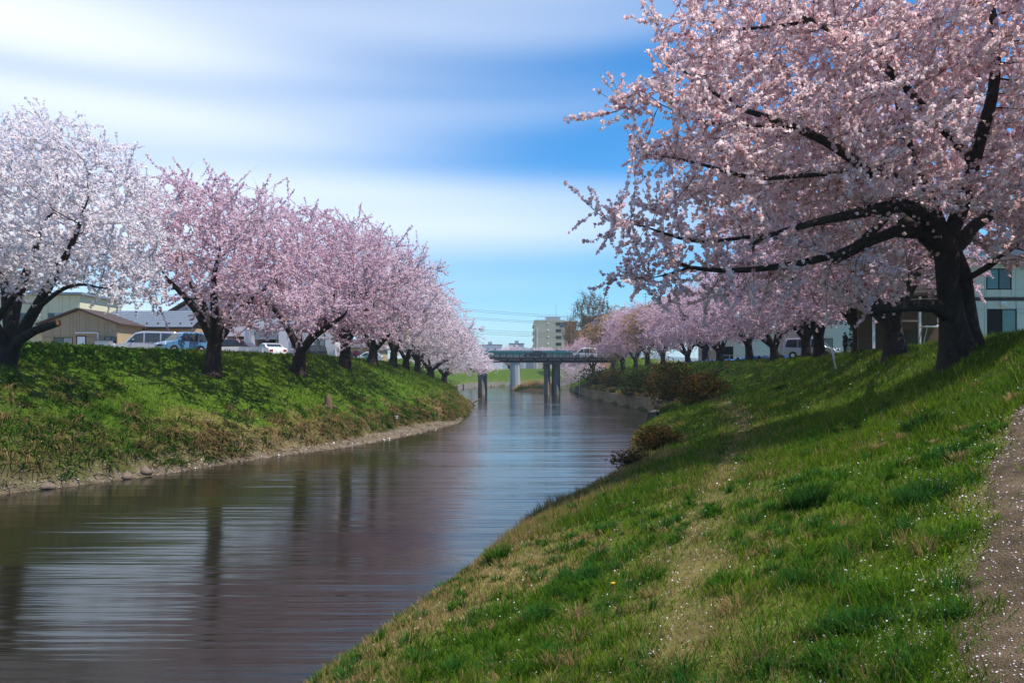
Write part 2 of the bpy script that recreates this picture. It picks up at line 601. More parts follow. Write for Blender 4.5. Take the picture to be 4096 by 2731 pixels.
# river surface
wm = bpy.data.materials.new('river_water')
wm.use_nodes = True
nt = wm.node_tree
pb = nt.nodes['Principled BSDF']
pb.inputs['Base Color'].default_value = (0.013, 0.011, 0.006, 1)
pb.inputs['Roughness'].default_value = 0.11
pb.inputs['Specular Tint'].default_value = (0.62, 0.93, 1.0, 1)
pb.inputs['IOR'].default_value = 1.33
pb.inputs['Specular IOR Level'].default_value = 0.55
tc = nt.nodes.new('ShaderNodeTexCoord')


def wave(scale_xyz, detail):
    mp = nt.nodes.new('ShaderNodeMapping')
    mp.inputs['Scale'].default_value = scale_xyz
    mp.inputs['Rotation'].default_value = (0, 0, R(-3))
    nt.links.new(tc.outputs['Object'], mp.inputs['Vector'])
    no = nt.nodes.new('ShaderNodeTexNoise')
    no.inputs['Scale'].default_value = 1.0
    no.inputs['Detail'].default_value = detail
    no.inputs['Roughness'].default_value = 0.45
    nt.links.new(mp.outputs[0], no.inputs['Vector'])
    return no


wa, wb_ = wave((0.22, 3.6, 1), 3.0), wave((0.05, 0.8, 1), 1.0)
ad = nt.nodes.new('ShaderNodeMath')
ad.operation = 'MULTIPLY_ADD'
ad.inputs[1].default_value = 2.2
nt.links.new(wb_.outputs[0], ad.inputs[0])
nt.links.new(wa.outputs[0], ad.inputs[2])
bp = nt.nodes.new('ShaderNodeBump')
bp.inputs['Strength'].default_value = 0.42
bp.inputs['Distance'].default_value = 0.06
wc = wave((0.045, 0.11, 1), 2.0)
wr = nt.nodes.new('ShaderNodeMapRange')
wr.inputs['From Min'].default_value = 0.35
wr.inputs['From Max'].default_value = 0.65
wr.inputs['To Min'].default_value = 0.15
wr.inputs['To Max'].default_value = 1.25
nt.links.new(wc.outputs[0], wr.inputs['Value'])
wmul = nt.nodes.new('ShaderNodeMath')
wmul.operation = 'MULTIPLY'
nt.links.new(ad.outputs[0], wmul.inputs[0])
nt.links.new(wr.outputs[0], wmul.inputs[1])
nt.links.new(wmul.outputs[0], bp.inputs['Height'])
nt.links.new(bp.outputs[0], pb.inputs['Normal'])
wme = mesh_np('river', np.array([(-90, -80, 0), (320, -80, 0), (320, 345, 0), (-90, 345, 0)]), np.array([[0, 1, 2, 3]]), wm)
river = tag(obj('river', wme), 'smooth brown river reflecting the sky', None, None, 'structure')

# gravel path: a ribbon laid on the bank
def ribbon(P, half, n_along, n_across, lift, wobble):
    seg = np.linalg.norm(np.diff(P, axis=0), axis=1)
    L = np.concatenate([[0], np.cumsum(seg)])
    s = np.linspace(0, L[-1], n_along)
    px, py = np.interp(s, L, P[:, 0]), np.interp(s, L, P[:, 1])
    for _ in range(6):
        px[1:-1] = (px[:-2] + px[2:] + 2 * px[1:-1]) / 4
        py[1:-1] = (py[:-2] + py[2:] + 2 * py[1:-1]) / 4
    tx, ty = np.gradient(px), np.gradient(py)
    ln = np.hypot(tx, ty)
    nxn, nyn = -ty / ln, tx / ln
    c = np.linspace(-1, 1, n_across)
    hl = half * (1 + wobble * (0.6 * np.sin(s * 1.7) + 0.5 * np.sin(s * 4.3 + 1) + 0.3 * np.sin(s * 9.1)))
    hr = half * (1 + wobble * (0.6 * np.sin(s * 1.4 + 2) + 0.5 * np.sin(s * 5.1) + 0.3 * np.sin(s * 8.3 + 1)))
    w = np.where(c[None, :] < 0, hl[:, None], hr[:, None]) * c[None, :]
    X = px[:, None] + nxn[:, None] * w
    Y = py[:, None] + nyn[:, None] * w
    Z = height(X.ravel(), Y.ravel()).reshape(X.shape) + lift - 0.03 * np.abs(c[None, :]) ** 6
    i = np.arange(X.size).reshape(X.shape)
    q = np.stack([i[:-1, :-1], i[:-1, 1:], i[1:, 1:], i[1:, :-1]], -1).reshape(-1, 4)
    return np.stack([X, Y, Z], -1).reshape(-1, 3), q


M['path'] = pmat('gravel_path', (0.145, 0.102, 0.06), rough=0.95, var=0.65, scale=2.2, bump=1.0, bscale=60, spec=0.15)
pv, pq = ribbon(PATH, 0.42, 160, 9, 0.022, 0.28)
tag(obj('path', mesh_np('path', pv, pq, M['path'], smooth=True)), 'narrow gravel path strewn with petals', None, None, 'structure')


# ------------------------------------------------------------------ trees
def unit(a):
    return a / (np.linalg.norm(a, axis=-1, keepdims=True) + 1e-9)


def polyseed(pts, radii, parent_index, pos, par, rad, step=0.4):
    """append a hand-laid limb to the skeleton, resampled; returns index of its last node and list of nodes"""
    pts = np.asarray(pts, float)
    seg = np.linalg.norm(np.diff(pts, axis=0), axis=1)
    L = np.concatenate([[0], np.cumsum(seg)])
    n = max(2, int(L[-1] / step))
    s = np.linspace(0, L[-1], n + 1)
    if len(pts) > 2:
        # smooth by subdividing with Catmull style averaging
        q = np.stack([np.interp(s, L, pts[:, k]) for k in range(3)], 1)
        for _ in range(2):
            q[1:-1] = (q[:-2] + 2 * q[1:-1] + q[2:]) / 4
    else:
        q = np.stack([np.interp(s, L, pts[:, k]) for k in range(3)], 1)
    r = np.interp(s, L, np.interp(np.linspace(0, 1, len(pts)), np.linspace(0, 1, len(radii)), radii))
    nodes = []
    start = 1 if parent_index >= 0 else 0
    p = parent_index
    for k in range(start, len(q)):
        pos.append(q[k])
        par.append(p)
        rad.append(r[k])
        p = len(pos) - 1
        nodes.append(p)
    return p, nodes


def grow(pos, par, att, step=0.36, kill=0.55, infl=4.0, maxit=140, trop=(0, 0, 0.0), g=None, jitter=0.12):
    pos = [np.asarray(p, float) for p in pos]
    par = list(par)
    att = np.asarray(att, float)
    P = np.array(pos)
    nd = np.full(len(att), 1e9)
    near = np.zeros(len(att), int)
    for i0 in range(0, len(P), 400):
        D = np.linalg.norm(att[:, None, :] - P[None, i0:i0 + 400], axis=2)
        m = D.argmin(1)
        dm = D[np.arange(len(att)), m]
        b = dm < nd
        nd[b] = dm[b]
        near[b] = m[b] + i0
    kids = {}
    trop = np.array(trop)
    for it in range(maxit):
        keep = nd > kill
        att, nd, near = att[keep], nd[keep], near[keep]
        if len(att) == 0:
            break
        act = nd < infl
        if not act.any():
            infl *= 1.5
            continue
        P = np.array(pos)
        d = (att[act] - P[near[act]]) / nd[act][:, None]
        nodes, inv = np.unique(near[act], return_inverse=True)
        acc = np.zeros((len(nodes), 3))
        np.add.at(acc, inv, d)
        acc = unit(unit(acc) + trop + g.normal(0, jitter, acc.shape))
        new = []
        for k, nidx in enumerate(nodes):
            ds = kids.setdefault(nidx, [])
            if any(np.dot(acc[k], e) > 0.93 for e in ds):
                continue
            ds.append(acc[k])
            pos.append(pos[nidx] + acc[k] * step)
            par.append(int(nidx))
            new.append(len(pos) - 1)
        if not new:
            break
        NP = np.array([pos[i] for i in new])
        for i0 in range(0, len(NP), 300):
            D = np.linalg.norm(att[:, None, :] - NP[None, i0:i0 + 300], axis=2)
            m = D.argmin(1)
            dm = D[np.arange(len(att)), m]
            b = dm < nd
            nd[b] = dm[b]
            near[b] = np.array(new)[m[b] + i0]
    return np.array(pos), np.array(par)


def pipe_radii(par, seed_rad, leaf=0.007, ex=2.2):
    n = len(par)
    acc = np.zeros(n)
    nk = np.zeros(n, int)
    for i in range(n):
        if par[i] >= 0:
            nk[par[i]] += 1
    acc[nk == 0] = leaf ** ex
    for i in range(n - 1, -1, -1):
        if acc[i] == 0:
            acc[i] = leaf ** ex
        if par[i] >= 0:
            acc[par[i]] += acc[i] * 0.985
    r = acc ** (1 / ex)
    m = len(seed_rad)
    r[:m] = np.maximum(np.asarray(seed_rad), 0.6 * r[:m])
    for i in range(m, n):
        r[i] = min(r[i], 0.9 * r[par[i]])
    return r, nk


def chains(par, r):
    n = len(par)
    kids = [[] for _ in range(n)]
    roots = []
    for i in range(n):
        if par[i] >= 0:
            kids[par[i]].append(i)
        else:
            roots.append(i)
    out = []
    stack = [(k, None) for k in roots]
    while stack:
        i, p = stack.pop()
        ch = [p] if p is not None else []
        while True:
            ch.append(i)
            if not kids[i]:
                break
            ks = sorted(kids[i], key=lambda q: -r[q])
            for q in ks[1:]:
                stack.append((q, i))
            i = ks[0]
        out.append(ch)
    return out


class Tubes:
    def __init__(self):
        self.V = []
        self.F = []
        self.n = 0

    def add(self, pts, rad, sides):
        pts = np.asarray(pts)
        if len(pts) < 2:
            return
        t = unit(np.gradient(pts, axis=0))
        mean = unit(pts[-1] - pts[0])
        ref = np.array([0, 0, 1.0]) if abs(mean[2]) < 0.75 else np.array([1.0, 0.2, 0])
        a = unit(np.cross(t, ref))
        b = np.cross(t, a)
        th = np.linspace(0, 2 * math.pi, sides, endpoint=False)
        rr = np.asarray(rad)[:, None, None]
        V = pts[:, None, :] + rr * (np.cos(th)[None, :, None] * a[:, None, :] + np.sin(th)[None, :, None] * b[:, None, :])
        m = len(pts)
        i = self.n + np.arange(m * sides).reshape(m, sides)
        q = np.stack([i[:-1], np.roll(i, -1, 1)[:-1], np.roll(i, -1, 1)[1:], i[1:]], -1).reshape(-1, 4)
        self.V.append(V.reshape(-1, 3))
        self.F.append(q)
        self.n += m * sides

    def add_many(self, P, rad, sides=3):
        """P (N,m,3) many thin twigs at once, rad (N,m)"""
        N, m, _ = P.shape
        if N == 0:
            return
        d = unit(P[:, -1] - P[:, 0])
        ref = np.where(np.abs(d[:, 2:3]) < 0.8, np.array([[0, 0, 1.0]]), np.array([[1.0, 0, 0]]))
        a = unit(np.cross(d, ref))
        b = np.cross(d, a)
        th = np.linspace(0, 2 * math.pi, sides, endpoint=False)
        off = np.cos(th)[None, :, None] * a[:, None, :] + np.sin(th)[None, :, None] * b[:, None, :]
        V = P[:, :, None, :] + rad[:, :, None, None] * off[:, None]
        i = self.n + np.arange(N * m * sides).reshape(N, m, sides)
        j = np.roll(i, -1, 2)
        q = np.stack([i[:, :-1], j[:, :-1], j[:, 1:], i[:, 1:]], -1).reshape(-1, 4)
        self.V.append(V.reshape(-1, 3))
        self.F.append(q)
        self.n += N * m * sides

    def mesh(self, name, mat):
        return mesh_np(name, np.vstack(self.V), np.vstack(self.F), mat, smooth=True)


def petal_cloud(name, C, size, tone, k, g, mat, flat=0.80, spread=0.40):
    """k small randomly turned faces round every cluster centre"""
    n = len(C)
    ctr = np.repeat(C, k, 0)
    s = np.repeat(size, k)
    od = unit(g.normal(size=(n * k, 3)))
    off = od * (0.55 + 0.45 * g.random(n * k))[:, None] * s[:, None] * spread
    nrm = unit(od + 0.45 * g.normal(size=(n * k, 3)))
    a = unit(np.cross(nrm, g.normal(size=(n * k, 3))))
    b = np.cross(nrm, a)
    h = (s * flat * (0.7 + 0.5 * g.random(n * k)) * 0.5)[:, None]
    c = ctr + off
    V = np.stack([c - a * h - b * h * 0.8, c + a * h * 0.9 - b * h, c + a * h + b * h * 0.85, c - a * h * 0.8 + b * h], 1).reshape(-1, 3)
    F = np.arange(n * k * 4).reshape(-1, 4)
    t = np.repeat(np.clip(np.repeat(tone, k) + g.normal(0, 0.13, n * k), 0, 1), 4)
    return mesh_np(name, V, F, mat, tone=t)


def make_tree_meshes(name, trunk_limbs, att, g, twig_len=(0.35, 0.8), twigs_per=3, spacing=0.085, csize=(0.10, 0.15), k=4,
                     droop=0.0, up=0.25, leaf=0.008, split_r=0.16, step=0.36, kill=0.55, infl=4.0, bmat='bark', cmat='blossom',
                     keep=1.0, ex=2.2, gap=0.0, tone_mean=0.60, thin_x=None, cull=None):
    """returns meshes of trunk, branches and crown. trunk_limbs: list of (points, radii, parent limb index or -1, fraction along it)"""
    pos, par, rad = [], [], []
    limb_nodes = []
    for pts, radii, pl, fr in trunk_limbs:
        if pl < 0:
            _, nodes = polyseed(pts, radii, -1, pos, par, rad)
        else:
            ln = limb_nodes[pl]
            a = ln[min(len(ln) - 1, int(fr * (len(ln) - 1)))]
            _, nodes = polyseed(np.vstack([pos[a], pts]), [radii[0]] + list(radii), a, pos, par, rad)
        limb_nodes.append(nodes)
    m = len(pos)
    P, Q = grow(pos, par, att, step=step, kill=kill, infl=infl, g=g)
    r, nk = pipe_radii(Q, rad, leaf, ex)
    # gentle sag and kink for character
    P[m:] += g.normal(0, 0.03, P[m:].shape)
    trunk, br = Tubes(), Tubes()
    for ch in chains(Q, r):
        pts = P[ch].copy()
        rr = r[ch].copy()
        if len(ch) > 1:
            rr[0] = min(rr[0], rr[1] * 1.15)
        if len(pts) > 3:
            pts[1:-1] = (pts[:-2] + 2 * pts[1:-1] + pts[2:]) / 4
        big = rr > split_r
        if big[1:].any() and ch[min(1, len(ch) - 1)] < m:
            cut = np.where(big)[0][-1] + 1
            trunk.add(pts[:cut + 1], rr[:cut + 1], 12)
            pts, rr = pts[cut:], rr[cut:]
            if len(pts) < 2:
                continue
        R0 = rr.max()
        br.add(pts, rr, 8 if R0 > 0.08 else (5 if R0 > 0.025 else 4))
    # twigs on the thin wood
    thin = np.where(np.where(np.arange(len(r)) >= m, r < 0.035, r < 0.065) & (Q >= 0))[0]
    dirs = unit(P[thin] - P[Q[thin]])
    term = nk[thin] == 0
    cnt = np.where(term, twigs_per + 2, twigs_per)
    cnt = np.maximum(0, np.floor(cnt + g.random(len(cnt)) - 0.5)).astype(int)
    src = np.repeat(np.arange(len(thin)), cnt)
    n = len(src)
    base = P[thin][src] - dirs[src] * (g.random(n) * step)[:, None]
    D = unit(dirs[src] * 0.75 + g.normal(0, 0.55, (n, 3)) + np.array([0, 0, up]))
    spray = term[src] & (g.random(n) < 0.3)
    D = np.where(spray[:, None], unit(dirs[src] + g.normal(0, 0.22, (n, 3)) + np.array([0, 0, up * 0.8])), D)
    L = g.uniform(*twig_len, n) * np.where(spray, 2.1, np.where(term[src], 1.2, 1.0))
    s = np.array([0, 0.33, 0.66, 1.0])
    sag = np.array([0, 0.05, 0.25, 0.6])
    T = base[:, None] + D[:, None] * (L[:, None] * s)[:, :, None]
    T[:, :, 2] += (up * 0.25 * L[:, None] * s ** 2) - droop * L[:, None] * sag
    T[:, 1:] += g.normal(0, 0.02, (n, 3, 3))
    br.add_many(T[:, [0, 2, 3]], np.tile(np.array([0.008, 0.0055, 0.003]), (n, 1)), 3)
    # blossom clusters strung along the twigs and the thinnest branches
    tot = np.maximum(1, (L / spacing)).astype(int)
    ti = np.repeat(np.arange(n), tot)
    f = (np.arange(len(ti)) - np.repeat(np.cumsum(tot) - tot, tot) + g.random(len(ti))) / np.repeat(tot, tot)
    ok = f > 0.12
    ti, f = ti[ok], f[ok]
    x = f * 3
    i0 = np.minimum(x.astype(int), 2)
    fr = (x - i0)[:, None]
    C = T[ti, i0] * (1 - fr) + T[ti, i0 + 1] * fr
    C += g.normal(0, csize[0] * 0.28, C.shape)
    thin2 = np.where((r < 0.02) & (np.arange(len(r)) >= m))[0]
    C2 = P[thin2].repeat(3, 0) + (P[Q[thin2]] - P[thin2]).repeat(3, 0) * g.random((len(thin2) * 3, 1)) + g.normal(0, 0.035, (len(thin2) * 3, 3))
    C = np.vstack([C, C2])
    # bare twigs and gaps
    if gap:
        gn = wob(C[:, 0] + 0.5 * C[:, 2], C[:, 1] - 0.6 * C[:, 2], 1.5, 3.0) + 0.5 * wob(C[:, 0] - C[:, 2], C[:, 1] + C[:, 2], 3.3, 1.0)
        C = C[gn > -1.2 + gap]
    if keep < 1:
        C = C[g.random(len(C)) < keep]
    if cull is not None:
        ok_ = cull(C) | (g.random(len(C)) < 0.06)
        C = C[ok_]
    if thin_x is not None:
        C = C[(C[:, 0] < thin_x) | (g.random(len(C)) < 0.55)]
    size = g.uniform(*csize, len(C)) * (1.0 if thin_x is None else np.where(C[:, 0] > thin_x, 1.3, 1.0))
    tone = np.clip(g.normal(tone_mean, 0.20, len(C)), 0, 1)
    crown = petal_cloud(name + '_blossom', C, size, tone, k, g, M[cmat])
    return trunk.mesh(name + '_trunk', M[bmat]), br.mesh(name + '_branches', M[bmat]), crown, (P, r, len(C))


def dome_points(g, n, c, rad, zmin=-1e9, hollow=0.35, clump=0.45, floor=None, ragged=0.22, seed=0.0):
    """scatter growth targets in an ellipsoid, fewer inside, thinned in patches"""
    out = []
    c, rad = np.array(c), np.array(rad)
    while len(out) < n:
        p = g.uniform(-1, 1, (n * 4, 3))
        d = np.linalg.norm(p, axis=1)
        q = p / (d[:, None] + 1e-9)
        d = d / (0.88 + ragged * wob(q[:, 0] * 3 + seed, q[:, 1] * 3 + q[:, 2] * 2.5 - seed, 1.0, seed))
        p = p[(d < 1) & ((d > hollow) | (g.random(len(d)) < 0.3))]
        q = c + p * rad
        k = wob(q[:, 0] + 0.4 * q[:, 2], q[:, 1] + 1.3 * q[:, 2], 0.9, float(g.random()) * 0 + 2.0)
        q = q[(q[:, 2] > zmin) & (k > -1.1 + clump)]
        if floor is not None:
            q = q[q[:, 2] > floor(q)]
        out += list(q)
    return np.array(out[:n])


def place_tree(meshes, name, label, cat, loc, rz, scale, tint, group, mirror=False):
    t = thing(name, label, cat, loc, rz, group)
    t.scale = (scale[0] * (-1 if mirror else 1), scale[0], scale[1])
    obj('trunk', meshes[0], t)
    obj('branches', meshes[1], t)
    c = obj('crown', meshes[2], t)
    c.color = (*tint, 1)
    c['kind'] = 'stuff'
    return t


def generic_limbs(g, th=1.9, r0=0.46, nl=5, lean=0.25):
    """short stout trunk, flared foot, limbs that rise and spread, heavier on the +x (river) side"""
    top = np.array([lean * 0.8, g.uniform(-.15, .15), th])
    L = [([(0, 0, -0.6), (0.0, 0, 0.0), (0.08, 0.02, 0.5), top * 0.6, top], [r0 * 1.7, r0 * 1.35, r0 * 1.02, r0 * 0.9, r0 * 0.85], -1, 0)]
    for k in range(nl):
        a = 2 * math.pi * (k + 0.35 * g.random()) / nl + g.uniform(0, 0.5)
        out = 2.6 + 1.5 * (math.cos(a) > 0) + g.random()
        rise = g.uniform(1.4, 3.4) if k % 2 else g.uniform(2.6, 4.3)
        d = np.array([math.cos(a), math.sin(a), 0])
        p1 = top + d * out * 0.3 + [0, 0, rise * 0.42]
        p2 = top + d * out * 0.68 + [0, 0, rise * 0.78] + g.normal(0, .12, 3)
        p3 = top + d * out + [0, 0, rise] + g.normal(0, .15, 3)
        L.append(([p1, p2, p3], [r0 * 0.55, r0 * 0.42, r0 * 0.28, r0 * 0.16], 0, g.uniform(0.75, 1.0)))
    return L


# four mature cherry trees to be repeated along the banks; +x is the river side
CH = []
for i, (nA, rx, ry, rz_, cz, th, nl) in enumerate([(1050, 7.8, 6.4, 4.3, 6.5, 1.9, 5), (1050, 7.2, 7.0, 4.8, 6.6, 1.7, 4), (1050, 8.2, 6.2, 3.9, 6.2, 2.0, 6), (1000, 7.0, 6.6, 4.6, 6.4, 1.6, 5)]):
    g = np.random.default_rng(100 + i)
    att = dome_points(g, nA, (1.0, 0, cz), (rx, ry, rz_), zmin=2.3, seed=i * 1.7 + .4, ragged=0.36, clump=0.6)
    low = dome_points(g, 190, (4.2, 0, 3.6), (5.2, 5.2, 2.0), zmin=1.2, hollow=0.0)
    mm = make_tree_meshes('cherry_%s' % 'abcd'[i], generic_limbs(g, th, 0.46, nl), np.vstack([att, low]), g, twigs_per=1.9, spacing=0.068,
                          csize=(0.085, 0.135), k=3, twig_len=(0.4, 1.0), gap=0.82, up=0.16)
    CH.append(mm)
    print('cherry', i, 'clusters', mm[3][2], 'nodes', len(mm[3][0]))
# a weeping cherry
g = np.random.default_rng(140)
att = dome_points(g, 800, (1.0, 0, 6.6), (5.6, 5.2, 4.4), zmin=2.6)
WEEP = make_tree_meshes('weeping_cherry', generic_limbs(g, 2.0, 0.4, 5), att, g, twigs_per=2.2, spacing=0.16, csize=(0.10, 0.17), k=3,
                        twig_len=(0.7, 1.7), droop=1.35, up=0.0, gap=0.45)
# a tall leafless zelkova with buds only
g = np.random.default_rng(150)
vase = dome_points(g, 900, (0, 0, 12.5), (6.0, 6.0, 6.5), zmin=6.0, hollow=0.2, clump=0.2)
zl = [([(0, 0, -0.5), (0, 0, 1.5), (0.1, 0, 4.0)], [0.6, 0.42, 0.36], -1, 0)]
for k in range(6):
    a = k * 1.05 + 0.3
    zl.append(([(math.cos(a) * .6, math.sin(a) * .6, 6.2), (math.cos(a) * 1.5, math.sin(a) * 1.5, 9), (math.cos(a) * 2.6, math.sin(a) * 2.6, 12)], [0.2, 0.14, 0.08], 0, 0.95))
ZEL = make_tree_meshes('zelkova', zl, vase, g, twigs_per=2.4, spacing=0.32, csize=(0.12, 0.2), k=2, twig_len=(0.5, 1.2), up=0.7, bmat='bark2', cmat='bud', leaf=0.012)

# ---- big cherry on the near right bank, limbs laid after the photo
g = np.random.default_rng(7)
B = at(3815, 1405, 24.0)


def rp(u, v, Y):
    return at(u, v, Y) - B


limbs = [
    ([(0.25, 0, -0.7), (0.12, 0, 0.0), (0.02, 0, 0.6), rp(3800, 1250, 24.0), rp(3790, 1080, 24.0), rp(3785, 975, 23.9)], [0.78, 0.54, 0.42, 0.35, 0.33, 0.36], -1, 0),
    ([rp(3720, 880, 23.4), rp(3620, 815, 22.4), rp(3470, 845, 21.2), rp(3250, 890, 20.2), rp(3000, 965, 19.6)], [0.25, 0.22, 0.18, 0.13, 0.08, 0.05], 0, 1.0),
    ([rp(3700, 770, 24.2), rp(3640, 640, 24.5), rp(3610, 480, 24.3), rp(3570, 300, 24)], [0.24, 0.20, 0.16, 0.12, 0.07], 0, 1.0),
    ([rp(3860, 800, 23.6), rp(3915, 560, 22.8), rp(3975, 400, 22.0), rp(3990, 180, 21.4), rp(3950, -60, 21)], [0.24, 0.19, 0.165, 0.14, 0.11, 0.08], 0, 1.0),
    ([rp(3900, 890, 24.8), rp(4050, 820, 25.4), rp(4220, 760, 26)], [0.2, 0.17, 0.12, 0.08], 0, 0.97),
    ([rp(3880, 940, 26.0), rp(3950, 820, 28.5), rp(4000, 700, 31)], [0.2, 0.16, 0.11, 0.07], 0, 0.97),
    ([rp(3650, 900, 25.6), rp(3450, 800, 27.5), rp(3250, 700, 29)], [0.22, 0.17, 0.11, 0.06], 0, 0.98),
    ([rp(3500, 700, 21.6), rp(3300, 560, 20.2), rp(3080, 470, 19.4), rp(2900, 420, 19)], [0.16, 0.12, 0.10, 0.07, 0.05], 2, 0.35),
    ([rp(3420, 1000, 21.5), rp(3180, 1060, 20.5), rp(2900, 1090, 20.0), rp(2700, 1060, 19.8)], [0.12, 0.10, 0.08, 0.06, 0.04], 1, 0.35),
    ([rp(3980, 1060, 23), rp(4060, 980, 22.4), rp(4150, 900, 22)], [0.10, 0.08, 0.06, 0.04], 0, 0.72),
    ([rp(3560, 280, 21.5), rp(3350, 130, 20), rp(3150, 40, 19.3)], [0.11, 0.09, 0.07, 0.05], 3, 0.35),
    ([rp(2750, 980, 19.5), rp(2640, 920, 19.4), rp(2520, 888, 19.5)], [0.05, 0.04, 0.025, 0.012], 1, 0.95),
    ([rp(2680, 1090, 19.9), rp(2600, 1120, 20.0)], [0.035, 0.025, 0.012], 8, 0.98),
    ([rp(3000, 720, 19.0), rp(2800, 650, 19.2), rp(2650, 622, 19.4)], [0.06, 0.05, 0.03, 0.012], 7, 0.45),
    ([rp(2790, 330, 19.0), rp(2690, 250, 19.2)], [0.045, 0.03, 0.012], 7, 0.98),
    ([rp(2900, 130, 19.0), rp(2780, 50, 19.2)], [0.045, 0.03, 0.012], 10, 0.9),
    ([rp(2820, 500, 18.6), rp(2640, 420, 18.8)], [0.04, 0.03, 0.012], 7, 0.8),
]
att = []
cR, rR = np.array([13.3, 22.6, 11.4]), np.array([11.0, 6.6, 6.6])
A = dome_points(g, 4800, cR, rR, hollow=0.3, clump=0.35)


def opening(p):
    u = 2048 + p[:, 0] / p[:, 1] * FPX
    v = HOR - (p[:, 2] - EYE) / p[:, 1] * FPX
    bare = (u > 3620) & (u < 3930) & (v > 850) & (v < 1330) & (p[:, 1] < 25.2)
    limb = np.interp(u, [3150, 3250, 3470, 3620, 3720, 3780], [915, 890, 845, 815, 870, 960])
    bare |= (u > 3180) & (u < 3760) & (np.abs(v - limb) < 38) & (p[:, 1] < 22.6)
    stub = np.interp(u, [3330, 3480, 3580, 3680, 3760], [1045, 965, 925, 930, 980])
    bare |= (u > 3310) & (u < 3780) & (np.abs(v - stub) < 36) & (p[:, 1] < 23.2)
    upr = np.interp(v, [0, 180, 400, 560, 800], [3960, 3990, 3975, 3915, 3860])
    bare |= (np.abs(u - upr) < 40) & (v > 300) & (v < 640) & (p[:, 1] < 22.4)
    return ~bare


def low_edge(p):
    # underside of the crown: high over the bank, drooping on the river side
    u = 2048 + p[:, 0] / p[:, 1] * FPX
    v = HOR - (p[:, 2] - EYE) / p[:, 1] * FPX
    lim = np.interp(u, [2300, 2420, 2500, 2600, 2800, 3100, 3500, 3650, 3760, 3900, 4100, 4600], [930, 960, 1140, 1090, 1190, 1260, 1250, 1130, 960, 940, 1130, 1180])
    left = np.interp(v, [-600, 0, 30, 120, 240, 320, 410, 500, 620, 745, 880, 970, 1050, 1130, 1220], [2900, 2770, 2690, 2850, 2600, 2740, 2640, 2800, 2540, 2800, 2370, 2640, 2560, 2480, 2760])
    # the interior is bare on the camera side of the fork, where the thick limbs show
    return (v < lim) & (u > left + 10) & opening(p)


A = A[low_edge(A)]
spr = []
for li in (1, 7, 8, 10, 11, 12, 13, 14, 15, 16):
    lm = limbs[li]
    for q0, q1 in zip(lm[0][:-1], lm[0][1:]):
        for _ in range(34 if li < 11 else 58):
            spr.append(q0 + (q1 - q0) * g.random() + g.normal(0, 0.5 if li < 11 else 0.62, 3) * np.array([1, 1, .8]) + B)
A = np.vstack([A, np.array(spr)])
B_att = A - B
big = make_tree_meshes('great_cherry', limbs, B_att, g, twigs_per=2.5, spacing=0.056, csize=(0.07, 0.115), k=3, twig_len=(0.3, 0.8),
                       gap=0.34, up=0.15, step=0.34, kill=0.5, leaf=0.0075, split_r=0.17, tone_mean=0.52, thin_x=4.6, cull=lambda C: opening(C + B))
print('great cherry clusters', big[3][2], 'nodes', len(big[3][0]))
BIG = place_tree(big, 'cherry_tree', 'huge pink cherry tree with thick dark trunk filling the upper right', 'tree', tuple(B), 0, (1, 1), (1.03, 0.93, 0.92), 'cherry trees on the right bank')
# second stem fused to the foot, and the two sawn limbs
s2 = Tubes()
s2.add(np.array([(0.85, 0.2, -0.7), (0.66, 0.15, 0.0), (0.52, 0.12, 0.7), (0.42, 0.1, 1.5), (0.34, 0.05, 2.3), (0.12, 0.0, 3.0)]), np.array([0.56, 0.40, 0.30, 0.26, 0.22, 0.13]), 12)
obj('fused_stem', s2.mesh('fused_stem', M['bark']), BIG)


def sawn(parent, pts, radii, label):
    t = Tubes()
    t.add(np.array(pts), np.array(radii), 10)
    o = obj('sawn_limb', t.mesh('sawn_limb', M['bark']), parent)
    o['label'] = label
    p, q = np.array(pts[-1]), np.array(pts[-2])
    d = unit(p - q)
    MB().tube([p - d * 0.01, p + d * 0.012], radii[-1] * 0.96, 10).build('cut_face', M['sawn'], o)


sawn(BIG, [rp(3760, 985, 23.9), rp(3680, 930, 23.6), rp(3580, 925, 23.1), rp(3480, 965, 22.5), rp(3340, 1040, 22.0)], [0.23, 0.21, 0.17, 0.145, 0.13], 'upper sawn-off limb pointing towards the river')
sawn(BIG, [rp(3790, 1260, 23.9), rp(3740, 1222, 23.7), rp(3640, 1222, 23.3), rp(3470, 1245, 22.6)], [0.24, 0.21, 0.17, 0.14], 'lower sawn-off limb just above head height')

# ---- near cherry on the left bank, limbs laid after the photo
g = np.random.default_rng(17)
BL = at(12, 1525, 35.0)


def lp(u, v, Y):
    return at(u, v, Y) - BL


